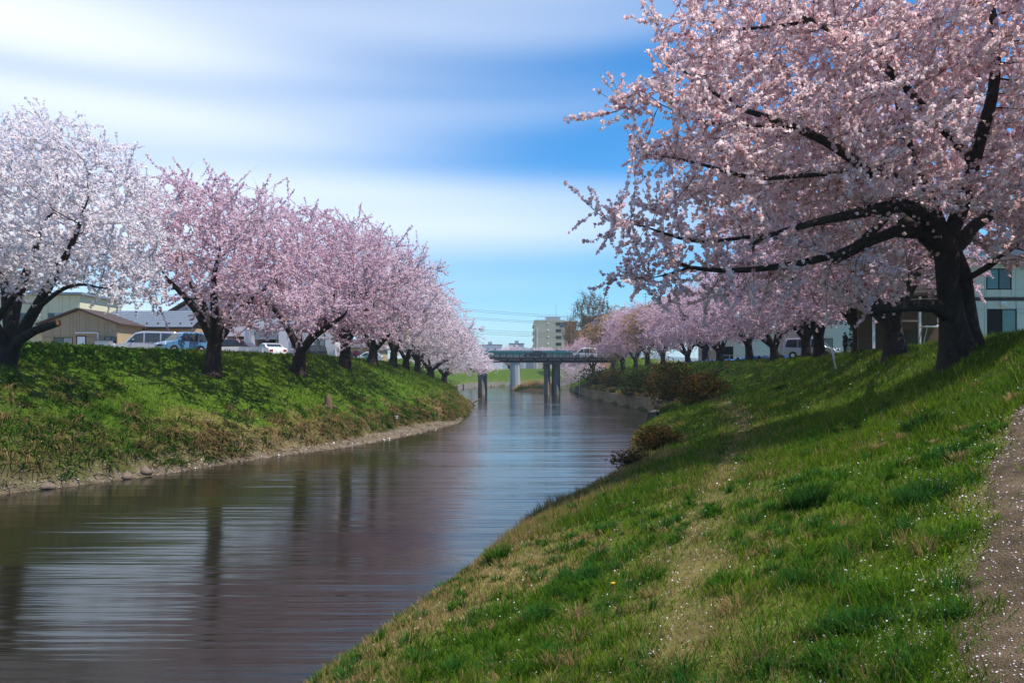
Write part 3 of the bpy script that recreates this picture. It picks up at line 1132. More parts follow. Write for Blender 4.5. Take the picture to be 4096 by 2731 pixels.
limbs = [
    ([(-0.25, 0, -0.7), (-0.12, 0, 0.0), lp(20, 1450, 35), lp(45, 1380, 35)], [0.85, 0.62, 0.46, 0.42], -1, 0),
    ([lp(45, 1300, 35.2), lp(70, 1180, 35.6), lp(120, 1060, 35.8), lp(160, 940, 36), lp(240, 780, 36.2)], [0.27, 0.24, 0.2, 0.16, 0.12, 0.07], 0, 1.0),
    ([lp(110, 1290, 34.8), lp(170, 1190, 34.4), lp(225, 1090, 34.2), lp(290, 980, 34), lp(330, 860, 33.8)], [0.25, 0.22, 0.19, 0.15, 0.11, 0.07], 0, 0.9),
    ([lp(30, 1250, 35.8), lp(20, 1120, 36.5), lp(-40, 950, 37), lp(-80, 800, 37)], [0.25, 0.21, 0.17, 0.12, 0.07], 0, 1.0),
    ([lp(-60, 1280, 34.4), lp(-200, 1150, 33.6), lp(-350, 1050, 33)], [0.22, 0.17, 0.12, 0.07], 0, 0.95),
    ([lp(250, 1150, 33.2), lp(330, 1130, 32.8), lp(430, 1160, 32.5)], [0.1, 0.07, 0.05, 0.03], 2, 0.35),
]
A = dome_points(g, 2300, np.array([-22.0, 35.4, 11.2]), np.array([8.4, 6.8, 5.4]), hollow=0.3, clump=0.35)


def left_edge(p):
    u = 2048 + p[:, 0] / p[:, 1] * FPX
    v = HOR - (p[:, 2] - EYE) / p[:, 1] * FPX
    lim = np.interp(u, [-900, 0, 150, 300, 420, 620, 700], [1200, 1180, 1200, 1120, 1220, 1290, 1000])
    top = np.interp(u, [-900, -300, 0, 120, 360, 520, 600, 720, 800], [700, 480, 470, 440, 440, 540, 620, 780, 1000])
    return (v < lim) & (v > top + 30)


A = A[left_edge(A)]
TL = make_tree_meshes('left_cherry', limbs, A - BL, g, twigs_per=1.9, spacing=0.066, csize=(0.085, 0.13), k=3, twig_len=(0.35, 0.85),
                      gap=0.50, up=0.2, step=0.36, kill=0.52, split_r=0.15, tone_mean=0.9)
print('left cherry clusters', TL[3][2])
LT = place_tree(TL, 'cherry_tree', 'white cherry tree at the left edge with forked trunk and snapped limb', 'tree', tuple(BL), 0, (1, 1), (1.02, 1.02, 1.03), 'cherry trees on the left bank')
sawn(LT, [lp(35, 1430, 34.9), lp(75, 1362, 34.6), lp(140, 1322, 34.2), lp(232, 1291, 33.8)], [0.26, 0.22, 0.18, 0.15], 'snapped limb with a broken orange end')
sawn(LT, [lp(20, 1360, 34.6), lp(-20, 1290, 34.0), lp(20, 1230, 33.4), lp(60, 1180, 33.1)], [0.2, 0.16, 0.14, 0.11], 'split limb with torn bare wood')

PINK, PALE, WHITE, BEIGE, ROSE = (0.95, 0.84, 0.90), (1.0, 0.97, 1.0), (1.05, 1.06, 1.08), (0.66, 0.50, 0.30), (0.90, 0.77, 0.84)
GL, GR_ = 'cherry trees on the left bank', 'cherry trees on the right bank'
LEFT_TREES = [
    # x, y, variant, rz, scale xy, scale z, tint, label
    (-17.0, 45.0, 0, -20, 0.98, 1.06, PINK, 'pink cherry tree with twin dark stems standing before the pale blue car'),
    (-14.4, 53.5, 1, 15, 0.98, 1.03, ROSE, 'deep pink cherry tree with a long low limb, beside the white sedan'),
    (-13.3, 63.0, 2, -10, 1.0, 1.10, PALE, 'pale pink cherry tree between the black car and the walker with the red bag'),
    (-13.4, 76.0, 3, 25, 1.05, 1.00, PALE, 'pale cherry tree with a forked stem, just beyond the walker with the red bag'),
    (-13.2, 88.0, 0, 10, 1.0, 1.0, WHITE, 'whitish cherry tree, sixth along the left bank from the left edge'),
    (-13.4, 100.0, 1, -20, 1.05, .92, PALE, 'whitish cherry tree, seventh along the left bank from the left edge'),
    (-13.4, 112.0, 2, 0, 1.05, 0.92, WHITE, 'whitish cherry tree, eighth along the left bank from the left edge'),
    (-13.2, 127.0, 3, 20, 1.2, 0.82, WHITE, 'whitish cherry tree leaning over the bank, second before the bridge'),
    (-12.6, 146.0, 0, -15, 1.25, 0.74, WHITE, 'whitish cherry tree hanging over the left end of the bridge'),
]
for x, y, k, rz, sx, sz, tint, lab in LEFT_TREES:
    place_tree(CH[k], 'cherry_tree', lab, 'tree', (x, y, hz(x, y) - 0.05), R(rz), (sx, sz), tint, GL)
RIGHT_TREES = [
    (16.9, 35.0, 1, 165, 0.98, 1.05, ROSE, 'pink cherry tree directly behind the huge tree, beside the drying yard'),
    (19.7, 45.0, 2, 200, 0.85, 0.98, PINK, 'pink cherry tree with slender twin stems behind the leaning white stake'),
    (23.0, 52.0, 3, 150, 0.90, 1.0, PINK, 'pink cherry tree on the crest beside the standing person in black'),
    (23.2, 60.0, 0, 185, 0.95, 1.0, ROSE, 'pink cherry tree with leaning trunk just right of the silver minivan'),
    (25.2, 68.0, 2, 170, 0.9, 1.0, PINK, 'pink cherry tree in front of the silver minivan'),
    (25.8, 78.0, 1, 200, 0.95, 1.0, ROSE, 'pink cherry tree rising from the right end of the blue tarp'),
    (26.3, 88.0, 0, 160, 0.95, 1.02, PINK, 'pink cherry tree with a low leftward limb across the white hall'),
    (25.4, 97.0, 3, 190, 1.0, 1.05, PINK, 'pink cherry tree right of the top of the wooden steps'),
    (26.3, 108.0, 2, 175, 1.0, 1.0, ROSE, 'pink cherry tree left of the top of the wooden steps'),
    (25.7, 116.0, 1, 205, 0.95, 1.0, PINK, 'pink cherry tree behind the beige weeping tree on the right bank'),
    (22.9, 134.0, 0, 180, 1.0, 1.02, ROSE, 'pink cherry tree left of the person squatting on the right bank'),
    (22.0, 141.0, 3, 165, 0.9, 0.98, PINK, 'pink cherry tree close to the right end of the bridge'),
]
for x, y, k, rz, sx, sz, tint, lab in RIGHT_TREES:
    place_tree(CH[k], 'cherry_tree', lab, 'tree', (x, y, hz(x, y) - 0.05), R(rz), (sx, sz), tint, GR_)
for x, y, rz, sx, sz, tint, lab in [(23.6, 124.0, 180, 1.0, 0.98, BEIGE, 'beige weeping cherry tree behind the squatting person'),
                                    (20.8, 149.0, 200, 1.1, 1.1, BEIGE, 'beige weeping cherry tree hanging over the right end of the bridge')]:
    place_tree(WEEP, 'weeping_cherry_tree', lab, 'tree', (x, y, hz(x, y) - 0.05), R(rz), (sx, sz), tint, 'weeping cherry trees')
FAR_TREES = [(20.5, 200, 2, 180, 0.95, .95, ROSE, 'lavender pink cherry tree beyond the bridge below the apartment block'), (19.0, 216, 1, 190, .9, .85, PALE, 'pale pink cherry tree beyond the bridge, behind the lavender pink one'),
             (-22, 196, 0, 0, .9, .8, WHITE, 'white cherry tree beyond the bridge at the left end of the footbridge'), (-21, 224, 3, 0, .9, .8, WHITE, 'white cherry tree beyond the bridge, second from the footbridge'),
             (-13, 250, 2, -60, .9, .72, PALE, 'pale cherry tree on the river bend, seen over the left bridge pier'), (-1, 266, 1, -80, .95, .70, PALE, 'pale cherry tree on the river bend, seen over the pale round pier'),
             (11, 275, 0, -80, .95, .72, PALE, 'pale cherry tree on the river bend, seen behind the dark car'), (24, 283, 3, -90, .95, .72, PINK, 'pink cherry tree on the river bend, below the apartment block'),
             (38, 290, 2, -90, .95, .75, PINK, 'pink cherry tree on the river bend, furthest to the right')]
for x, y, k, rz, sx, sz, tint, lab in FAR_TREES:
    place_tree(CH[k], 'cherry_tree', lab, 'tree', (x, y, hz(x, y) - 0.05), R(rz), (sx, sz), tint, 'cherry trees beyond the bridge')
p = at(2370, 1300, 245)
place_tree(ZEL, 'zelkova_tree', 'tall leafless tree with fan of brown twigs above the right bank', 'tree', (25.2, 245, 5.4), 0, (1.3, 1.25), (1, 1, 1), 'leafless trees')
place_tree(ZEL, 'zelkova_tree', 'smaller leafless tree beside the apartment block', 'tree', (19.5, 262, 5.4), R(100), (0.55, 0.92), (1, 1, 1), 'leafless trees')

# ------------------------------------------------------------------ grass, petals, ground plants
def blades(x, y, z, h, w, lean, col, g, segs=2):
    """tapered grass blades; lean is the sideways reach as a share of the height"""
    n = len(x)
    th = g.random(n) * 2 * math.pi
    ph = g.random(n) * 2 * math.pi
    side = np.stack([np.cos(th), np.sin(th), np.zeros(n)], 1) * (w * 0.5)[:, None]
    ld = np.stack([np.cos(ph), np.sin(ph), np.zeros(n)], 1)
    b = np.stack([x, y, z - 0.01], 1)
    tip = b + ld * (h * lean)[:, None] + np.array([0, 0, 1.0]) * (h * np.sqrt(np.clip(1 - lean * lean * 0.8, 0.15, 1)))[:, None]
    if segs == 2:
        mid = b * 0.5 + tip * 0.5 + np.array([0, 0, 1.0]) * (h * lean * 0.22)[:, None]
        V = np.stack([b - side, b + side, mid + side * 0.75, mid - side * 0.75, tip], 1).reshape(-1, 3)
        i = (np.arange(n) * 5)[:, None]
        F = np.concatenate([i + np.array([[0, 1, 2]]), i + np.array([[0, 2, 3]]), i + np.array([[3, 2, 4]])], 0)
        c = np.repeat(col, 5, 0)
        k = 5
    else:
        V = np.stack([b - side, b + side, tip], 1).reshape(-1, 3)
        F = (np.arange(n) * 3)[:, None] + np.array([[0, 1, 2]])
        c = np.repeat(col, 3, 0)
        k = 3
    return V, F, c


def polar(n, r0, r1, a0, a1, g):
    r = np.exp(g.uniform(math.log(r0), math.log(r1), n))
    a = g.uniform(a0, a1, n)
    return r * np.sin(a), r * np.cos(a), r


def turf_colour(Z, n, g):
    s = Z['straw']
    isstraw = g.random(n) < np.clip(0.06 + 0.68 * s + 0.30 * Z['trail'] + 0.25 * Z['earth'], 0, 0.85)
    base = GREEN * (0.45 + 1.1 * g.random((n, 1)) ** 1.4) + np.array([0.030, 0.022, 0.0]) * g.random((n, 1)) ** 2
    base = base * (1 + 0.28 * Z['n'][:, None] * np.array([[1.2, 0.6, 0.4]]))
    st = STRAW * (0.75 + 0.7 * g.random((n, 1)))
    return np.where(isstraw[:, None], st, np.clip(base, 0.004, 1)), isstraw


g = np.random.default_rng(31)
# --- near right bank
x, y, r = polar(205000, 3.0, 16, R(-52), R(62), g)
info = river_info(x, y)
Z = zones(x, y, info)
dens = (1 - 0.95 * Z['path']) * (1 - 0.30 * Z['trail'])
ok = (~Z['wet']) & (~Z['left']) & (g.random(len(x)) < dens)
x, y, r = x[ok], y[ok], r[ok]
Z = {k: (v[ok] if isinstance(v, np.ndarray) else v) for k, v in Z.items()}
z = height(x, y)
n = len(x)
tuft = np.clip(wob(x, y, 4.3, 9.0) * 0.9 + wob(x, y, 8.7, 4.0) * 0.5, -0.6, 1)
col, iss = turf_colour(Z, n, g)
h = (0.06 + 0.05 * g.random(n) + 0.11 * np.clip(tuft, 0, 1) + 0.07 * (g.random(n) < 0.06)) * (1 - 0.5 * Z['trail'])
h = np.where(iss, h * 0.95, h)
V, F, C = blades(x, y, z, h, np.maximum(0.0055, 0.0012 * r) * (0.7 + 0.6 * g.random(n)), g.uniform(0.25, 0.95, n), col, g)
tag(obj('grass', mesh_np('near_grass', V, F, M['grass'], colattr=C)), 'short green and straw coloured grass on the near bank', 'grass', None, 'stuff')
# --- further grass on both banks
x, y, r = polar(620000, 15, 190, R(-46), R(50), g)
info = river_info(x, y)
Z = zones(x, y, info)
dist = np.where(Z['left'], info[0], info[2])
ok = (~Z['wet']) & (g.random(len(x)) < (1 - 0.97 * Z['path']) * (1 - 0.35 * Z['trail']) * (1 - 0.97 * Z['beach']) * (1 - 0.25 * Z['earth'])) & (dist < 16)
x, y, r = x[ok], y[ok], r[ok]
Z = {k: (v[ok] if isinstance(v, np.ndarray) else v) for k, v in Z.items()}
z = height(x, y)
n = len(x)
tuft = np.clip(wob(x, y, 2.1, 9.0) * 0.9 + wob(x, y, 4.7, 4.0) * 0.6, -0.6, 1)
col, iss = turf_colour(Z, n, g)
h = (0.10 + 0.07 * g.random(n) + 0.20 * np.clip(tuft, 0, 1)) * (1 - 0.5 * Z['trail']) * (1 + 0.004 * r)
V, F, C = blades(x, y, z, h, 0.0011 * r * (0.6 + 0.7 * g.random(n)), g.uniform(0.15, 0.9, n), col * (1 - 0.18 * np.clip(-tuft, 0, 1))[:, None], g, segs=1)
tag(obj('grass', mesh_np('bank_grass', V, F, M['grass'], colattr=C)), 'longer grass covering both river banks further off', 'grass', None, 'stuff')
print('grass blades', n)


def clump(cx, cy, rad, n, h, col, g, lean=(0.3, 1.0), w=0.008, segs=2):
    a = g.random(n) * 2 * math.pi
    rr = rad * np.sqrt(g.random(n)) * 0.55
    x, y = cx + rr * np.cos(a), cy + rr * np.sin(a)
    z = height(x, y)
    ln = np.clip(g.uniform(*lean, n) * (0.4 + rr / rad), 0.1, 1.15)
    hh = h * g.uniform(0.6, 1.1, n)
    c = col * g.uniform(0.6, 1.4, (n, 1))
    V, F, C = [], [], []
    b = np.stack([x, y, z - 0.02], 1)
    aa = a + g.normal(0, 0.5, n)
    ld = np.stack([np.cos(aa), np.sin(aa), np.zeros(n)], 1)
    side = np.stack([-np.sin(aa), np.cos(aa), np.zeros(n)], 1) * (w * 0.5)
    t = np.array([0, .35, .7, 1.0])
    out = t ** 1.6
    up = t - 0.42 * t ** 2.2
    Vv = []
    for k in range(4):
        p = b + ld * (hh * ln * out[k])[:, None] + np.array([0, 0, 1.0]) * (hh * (t[k] - (0.25 + 0.35 * ln) * t[k] ** 2.4))[:, None]
        ww = (1.0, 0.95, 0.65, 0.08)[k]
        Vv += [p - side * ww, p + side * ww]
    V = np.stack(Vv, 1).reshape(-1, 3)
    i = (np.arange(n) * 8)[:, None]
    F = np.concatenate([i + np.array([[2 * k, 2 * k + 1, 2 * k + 3, 2 * k + 2]]) for k in range(3)], 0)
    return V, F, np.repeat(c, 8, 0)


SEDGE = np.array([0.020, 0.065, 0.012])
LIME = np.array([0.06, 0.16, 0.015])


def hit(u, v):
    """ground point under photo pixel"""
    Y = np.concatenate([np.arange(2.5, 40, 0.05), np.arange(40, 200, 0.25)])
    X = (u - 2048) / FPX * Y
    Zr = EYE + (HOR - v) / FPX * Y
    d = Zr - height(X, Y)
    k = np.where(d < 0)[0]
    k = k[0] if len(k) else len(Y) - 1
    return X[k], Y[k]


# big tussocks that stand out one by one
for u, v, rad, n, hh, c, lab in [
        (3225, 2030, 0.42, 420, 0.50, SEDGE * 1.1, 'dark green sedge tussock in the middle of the near slope'),
        (3690, 1720, 0.55, 420, 0.46, SEDGE * 0.8, 'darkest sedge tussock, higher on the slope beside the path'),
        (3690, 2010, 0.50, 420, 0.40, SEDGE * 1.3, 'broad sedge tussock leaning beside the gravel path'),
        (3780, 1840, 0.45, 300, 0.36, SEDGE * 1.4, 'green tussock between the darkest tussock and the gravel path'),
        (3480, 2400, 0.30, 260, 0.24, LIME * 0.8, 'low bright tussock near the bottom of the gravel path'),
        (3450, 2520, 0.30, 260, 0.22, SEDGE * 1.5, 'low dark tussock beside the petals at the path foot'),
        (3330, 2660, 0.34, 320, 0.22, LIME * 0.75, 'spreading tussock at the bottom edge of the picture'),
        (2150, 2480, 0.30, 260, 0.28, SEDGE * 1.8, 'green tussock among straw on the near waterside'),
        (2330, 2330, 0.32, 260, 0.30, SEDGE * 1.6, 'green tussock on the near slope above the water'),
        (1990, 2240, 0.34, 220, 0.42, LIME * 0.7, 'tall pale tussock overhanging the water'),
        (2420, 2130, 0.30, 200, 0.30, SEDGE * 1.7, 'green tussock further along the near waterside'),
        (3120, 1560, 0.45, 200, 0.42, SEDGE * 0.8, 'small dark tussock alone on the shaded right slope'),
        (2900, 2330, 0.25, 160, 0.17, LIME * 0.9, 'small lime tussock beside the worn trail')]:
    X, Y = hit(u, v)
    V, F, C = clump(X, Y, rad, n, hh, c, g, w=max(0.009, 0.0011 * Y))
    t = thing('sedge_tussock', lab, 'tussock', (X, Y, hz(X, Y)), 0, 'tussocks on the near bank')
    V = V - np.array([X, Y, hz(X, Y)])
    b = obj('blades', mesh_np('tussock_blades', V, F, M['grass'], colattr=C), t)
    b['kind'] = 'stuff'

# many smaller tufts, too many to count
VV, FF, CC, off = [], [], [], 0
for k in range(1000):
    rr_ = math.exp(g.uniform(math.log(4.2), math.log(28)))
    aa_ = g.uniform(R(-18), R(34))
    cx, cy_ = rr_ * math.sin(aa_), rr_ * math.cos(aa_)
    zz = zones(np.array([cx]), np.array([cy_]))
    if zz['wet'][0] or zz['left'][0] or zz['path'][0] > 0.2 or zz['trail'][0] > 0.5:
        continue
    c = [SEDGE * 1.7, LIME * 0.8, LIME * 0.6, STRAW * 0.9][int(g.choice(4, p=[.4, .25, .22, .13]))]
    V, F, C = clump(cx, cy_, g.uniform(0.10, 0.26), int(g.uniform(28, 60)), g.uniform(0.13, 0.30), c, g, w=max(0.007, 0.00115 * rr_))
    VV.append(V)
    FF.append(F + off)
    CC.append(C)
    off += len(V)
tag(obj('grass', mesh_np('tufts', np.vstack(VV), np.vstack(FF), M['grass'], colattr=np.vstack(CC))), 'scattered taller grass tufts on the near slope', 'grass', None, 'stuff')

# hanging straw along the foot of the left bank and at the near waterside
VV, FF, CC, off = [], [], [], 0
for k in range(950):
    s = g.uniform(20, 100) if k % 3 else g.uniform(20, 38)
    i = np.searchsorted(LEFT[:, 1], s)
    f = (s - LEFT[i - 1, 1]) / (LEFT[i, 1] - LEFT[i - 1, 1])
    bx0 = LEFT[i - 1] * (1 - f) + LEFT[i] * f
    tdir = unit(LEFT[i] - LEFT[i - 1])
    nrm = np.array([-tdir[1], tdir[0]])
    d = float(beach_w(np.array([s]))[0]) + (abs(g.normal(0.5, 0.9)) + 0.25 if k % 2 else g.uniform(0.0, 0.6))
    if s < 36:
        d += g.random() ** 2 * 5
    cx, cy_ = bx0 + nrm * d
    c = STRAW * g.uniform(0.45, 1.0) if g.random() < (0.60 if s > 36 else 0.35) else LIME * g.uniform(0.4, 0.75)
    V, F, C = clump(cx, cy_, g.uniform(0.3, 0.6), 20, g.uniform(0.40, 0.95), c, g, lean=(0.7, 1.5), w=0.0013 * s + 0.004)
    V[:, 2] -= np.clip(np.hypot(V[:, 0] - cx, V[:, 1] - cy_) - 0.15, 0, 1) * 0.5
    VV.append(V)
    FF.append(F + off)
    CC.append(C)
    off += len(V)
tag(obj('grass', mesh_np('hanging_straw', np.vstack(VV), np.vstack(FF), M['grass'], colattr=np.vstack(CC))), 'dry straw hanging over the foot of the left bank', 'grass', None, 'stuff')

# dry grass and bramble hanging over the right river wall
VV, FF, CC, off = [], [], [], 0
for k in range(300):
    s = g.uniform(62, 158)
    i = np.searchsorted(RIGHT[:, 1], s)
    f = (s - RIGHT[i - 1, 1]) / (RIGHT[i, 1] - RIGHT[i - 1, 1])
    bx0 = RIGHT[i - 1] * (1 - f) + RIGHT[i] * f
    cx, cy_ = bx0 + np.array([abs(g.normal(0.45, 0.45)) + 0.15, 0])
    c = STRAW * g.uniform(0.45, 1.0) if g.random() < 0.6 else (LIME * 0.6 if g.random() < .6 else DIRT)
    V, F, C = clump(cx, cy_, g.uniform(0.4, 0.8), 18, g.uniform(0.5, 1.1), c, g, lean=(0.8, 1.6), w=0.0013 * s)
    V[:, 2] = np.maximum(V[:, 2], 0.03) - np.clip(cx - V[:, 0] - 0.2, 0, 1) * 0.7
    V[:, 2] = np.maximum(V[:, 2], 0.03)
    VV.append(V)
    FF.append(F + off)
    CC.append(C)
    off += len(V)
tag(obj('grass', mesh_np('wall_straw', np.vstack(VV), np.vstack(FF), M['grass'], colattr=np.vstack(CC))), 'dry grass hanging over the right river wall', 'grass', None, 'stuff')

# fallen petals
x, y, r = polar(70000, 3.2, 60, R(-48), R(45), g)
info = river_info(x, y)
Z = zones(x, y, info)
dp, _ = poly_dist(x, y, PATH)
near_p = np.clip((1.5 - dp) / 1.0, 0, 1)
pr = np.clip(0.09 + 0.95 * near_p + 0.25 * Z['trail'] + 0.35 * Z['beach'] + 0.25 * Z['earth'], 0, 1) * np.where(Z['left'], 0.8, 1) * (0.5 + 0.5 * np.clip(Z['n2'] + 0.6, 0, 1))
ok = (~Z['wet']) & (g.random(len(x)) < pr)
x, y, r = x[ok], y[ok], r[ok]
n = len(x)
zz = height(x, y) + np.where(near_p[ok] > 0.8, 0.028, 0.02 + 0.035 * g.random(n))
sz = np.maximum(0.0065, 0.0011 * r) * g.uniform(0.7, 1.3, n)
a = g.random(n) * 6.28
e1 = np.stack([np.cos(a), np.sin(a), g.normal(0, .3, n)], 1) * sz[:, None]
e2 = np.stack([-np.sin(a), np.cos(a), g.normal(0, .3, n)], 1) * sz[:, None] * 0.8
c0 = np.stack([x, y, zz], 1)
V = np.stack([c0 - e1, c0 + e2 * 0.9, c0 + e1, c0 - e2], 1).reshape(-1, 3)
pc = np.array([0.80, 0.72, 0.78]) * g.uniform(0.8, 1.05, (n, 1))
tag(obj('petals', mesh_np('petals', V, np.arange(4 * n).reshape(-1, 4), M['petal'], colattr=np.repeat(pc, 4, 0))), 'fallen white cherry petals on path and turf', 'petals', None, 'stuff')


def pebbles(x, y, size, g, name, mat, label, lift=0.0):
    """many small stones as squashed octahedra in one object"""
    n = len(x)
    z = height(x, y) + lift
    d = np.array([(1, 0, 0), (0, 1, 0), (-1, 0, 0), (0, -1, 0), (0, 0, .7), (0, 0, -.5)])
    V = d[None] * size[:, None, None] * g.uniform(0.6, 1.25, (n, 6, 1))
    th = g.random(n) * 6.28
    cx = V[:, :, 0] * np.cos(th)[:, None] - V[:, :, 1] * np.sin(th)[:, None]
    cyy = V[:, :, 0] * np.sin(th)[:, None] + V[:, :, 1] * np.cos(th)[:, None]
    V = np.stack([cx + x[:, None], cyy + y[:, None], V[:, :, 2] + z[:, None]], -1).reshape(-1, 3)
    f = np.array([(0, 1, 4), (1, 2, 4), (2, 3, 4), (3, 0, 4), (1, 0, 5), (2, 1, 5), (3, 2, 5), (0, 3, 5)])
    F = ((np.arange(n) * 6)[:, None, None] + f[None]).reshape(-1, 3)
    c = np.array([0.20, 0.17, 0.135]) * g.uniform(0.45, 1.7, (n, 1))
    return tag(obj('pebbles', mesh_np(name, V, F, mat, colattr=np.repeat(c, 6, 0))), label, 'pebbles', None, 'stuff')


M['pebble'] = pmat('pebbles', None, rough=0.9, var=0.2, scale=20, attr='col', spec=0.2)
x, y, r = polar(14000, 3.2, 22, R(0), R(46), g)
dp, _ = poly_dist(x, y, PATH)
ok = dp < 0.62 + g.normal(0, .06, len(x))
pebbles(x[ok], y[ok], np.maximum(0.005, 0.0010 * r[ok]) * g.uniform(0.5, 1.5, ok.sum()), g, 'path_pebbles', M['pebble'], 'small loose stones on the gravel path', 0.022)
s = g.uniform(24, 72, 7000)
lx = np.interp(s, LEFT[:, 1], LEFT[:, 0])
dd = g.random(len(s)) * (beach_w(s) + 0.3)
x, y = lx - dd * 0.95, s + dd * 0.35
pebbles(x, y, 0.030 * g.uniform(0.5, 1.8, len(x)) ** 1.3, g, 'beach_pebbles', M['pebble'], 'pebble beach along the left waterline')

# ------------------------------------------------------------------ bushes, reeds, waterside plants
def bush(label, u, v, Y, rx, ry, rz_, n, tint, g, leafsize=(0.05, 0.10), stems=18, k=3, group='shrubs on the river wall', tonem=0.45):
    X = (u - 2048) / FPX * Y
    z0 = hz(X, Y)
    t = thing('bush', label, 'bush', (X, Y, z0), 0, group)
    T = Tubes()
    tips = []
    for q in range(stems):
        a = g.random() * 6.28
        d = np.array([math.cos(a) * rx, math.sin(a) * ry, rz_ * g.uniform(0.7, 1.5)]) * g.uniform(0.5, 0.95)
        pts = np.array([(0, 0, -0.1), d * 0.35 + [0, 0, .08], d * 0.7 + [0, 0, .1], d]) + g.normal(0, 0.03, (4, 3))
        T.add(pts, np.array([0.03, 0.022, 0.015, 0.006]), 4)
        tips.append(d)
    obj('stems', T.mesh('bush_stems', M['bark']), t)
    p = unit(g.normal(size=(n, 3))) * (g.random((n, 1)) ** 0.4)
    p = p * (1 + 0.22 * wob(p[:, 0] * 4, p[:, 1] * 4 + p[:, 2] * 5, 1.6)[:, None])
    C = p * np.array([rx, ry, rz_]) + np.array([0, 0, rz_ * 0.72])
    C = C[C[:, 2] > -0.25]
    me = petal_cloud('bush_foliage', C, g.uniform(*leafsize, len(C)), np.clip(g.normal(tonem, 0.25, len(C)), 0, 1), k, g, M['leaf'], flat=0.75, spread=0.55)
    f = obj('foliage', me, t)
    f.color = (*tint, 1)
    f['kind'] = 'stuff'
    return t


g = np.random.default_rng(77)
bush('brown green shrub on the river wall nearest the bridge', 2375, 1530, 144, 3.2, 2.0, 2.2, 1100, (0.85, 0.75, 0.5), g, (0.14, 0.26), tonem=0.6)
bush('dark brown shrub on the river wall, second from the bridge', 2450, 1530, 120, 2.2, 1.5, 1.8, 900, (0.9, 0.75, 0.5), g, (0.14, 0.26), tonem=0.6)
bush('rounded green shrub on the river wall, left of the twiggy shrub', 2555, 1530, 96, 2.4, 1.5, 1.8, 900, (0.75, 0.9, 0.6), g, (0.13, 0.24))
bush('thin grey twiggy shrub on the river wall left of the largest bush', 2610, 1560, 88, 1.0, 0.9, 1.4, 160, (1.1, 0.9, 0.8), g, (0.10, 0.18), stems=26, tonem=0.8)
bush('large brown bush on the river wall by the little outfall', 2685, 1545, 78, 2.6, 1.8, 2.4, 1700, (1.1, 0.75, 0.4), g, (0.12, 0.22), tonem=0.6)
bush('wide olive bush with pinkish tips above the earthen wall end', 2800, 1590, 62, 2.2, 1.7, 1.35, 1500, (1.3, 0.85, 0.5), g, (0.10, 0.18), tonem=0.65)
bush('near waterside bush with dry brown flower heads', 2630, 1760, 33.5, 1.05, 0.9, 0.62, 1700, (1.0, 0.75, 0.6), g, (0.05, 0.09), stems=34, tonem=0.7)
bush('low trailing bush over the water below the dry flower heads', 2520, 1860, 28.5, 0.8, 0.6, 0.35, 500, (0.9, 0.7, 0.55), g, (0.04, 0.08), stems=26, tonem=0.65)
bush('dark evergreen shrub behind the trunks on the right crest', 3530, 1380, 54, 2.4, 1.6, 2.0, 1800, (0.7, 0.9, 0.5), g, (0.12, 0.22), tonem=0.3)

# dry reeds on the island
for k, (x, y, hh, nb, lab) in enumerate([(4.2, 184.5, 2.6, 160, 'pale dry reed bed on the island left of the fisher'), (7.9, 184.0, 2.9, 160, 'pale dry reed bed on the island behind the fisher'),
                                         (1.8, 187.0, 1.6, 120, 'low dry reeds at the left tip of the island')]):
    V, F, C = clump(x, y, 3.2, nb, hh, STRAW * 1.15, g, lean=(0.3, 0.9), w=0.13)
    t = thing('reed_bed', lab, 'reeds', (x, y, hz(x, y)), 0, 'reeds on the island')
    b = obj('stalks', mesh_np('reed_stalks', V - np.array([x, y, hz(x, y)]), F, M['grass'], colattr=C), t)
    b['kind'] = 'stuff'
X, Y = (2640 - 2048) / FPX * 82, 82.0
V, F, C = clump(X, Y, 1.0, 60, 2.6, STRAW * 0.6, g, lean=(0.2, 0.7), w=0.07)
t = thing('pampas_grass', 'tall thin grass plume rising above the bushes on the river wall', 'plant', (X, Y, hz(X, Y)))
obj('stalks', mesh_np('plume_stalks', V - np.array([X, Y, hz(X, Y)]), F, M['grass'], colattr=C), t)['kind'] = 'stuff'

for k, (x, y, lab) in enumerate([(1.6, 184.8, 'green grass clump at the left end of the island'), (3.2, 182.6, 'green grass clump in front of the island reeds'), (6.0, 181.5, 'green grass clump beside the fisher')]):
    V, F, C = clump(x, y, 1.8, 90, 0.9, LIME * 0.8, g, lean=(0.3, 0.9), w=0.12)
    t = thing('grass_clump', lab, 'grass', (x, y, hz(x, y)), 0, 'grass clumps on the island')
    obj('blades', mesh_np('island_grass', V - np.array([x, y, hz(x, y)]), F, M['grass'], colattr=C), t)['kind'] = 'stuff'
# broad-leaved ground cover on the left crest
n = 2000
s = g.uniform(33, 43, n)
lx = np.interp(s, LEFT[:, 1], LEFT[:, 0])
d = g.normal(9.2, 0.9, n)
x, y = lx - d * 0.92, s + d * 0.39
ctr = np.stack([x, y, height(x, y) + g.uniform(0.0, 0.14, n)], 1)
me = petal_cloud('ground_cover', ctr, g.uniform(0.10, 0.2, n), np.clip(g.normal(0.35, 0.2, n), 0, .7), 2, g, M['leaf'], flat=0.8, spread=0.6)
o = obj('ground_cover', me)
o.color = (1.3, 2.2, 1.2, 1)
tag(o, 'broad leafed creeper covering the left bank crest', 'creeper', None, 'stuff')

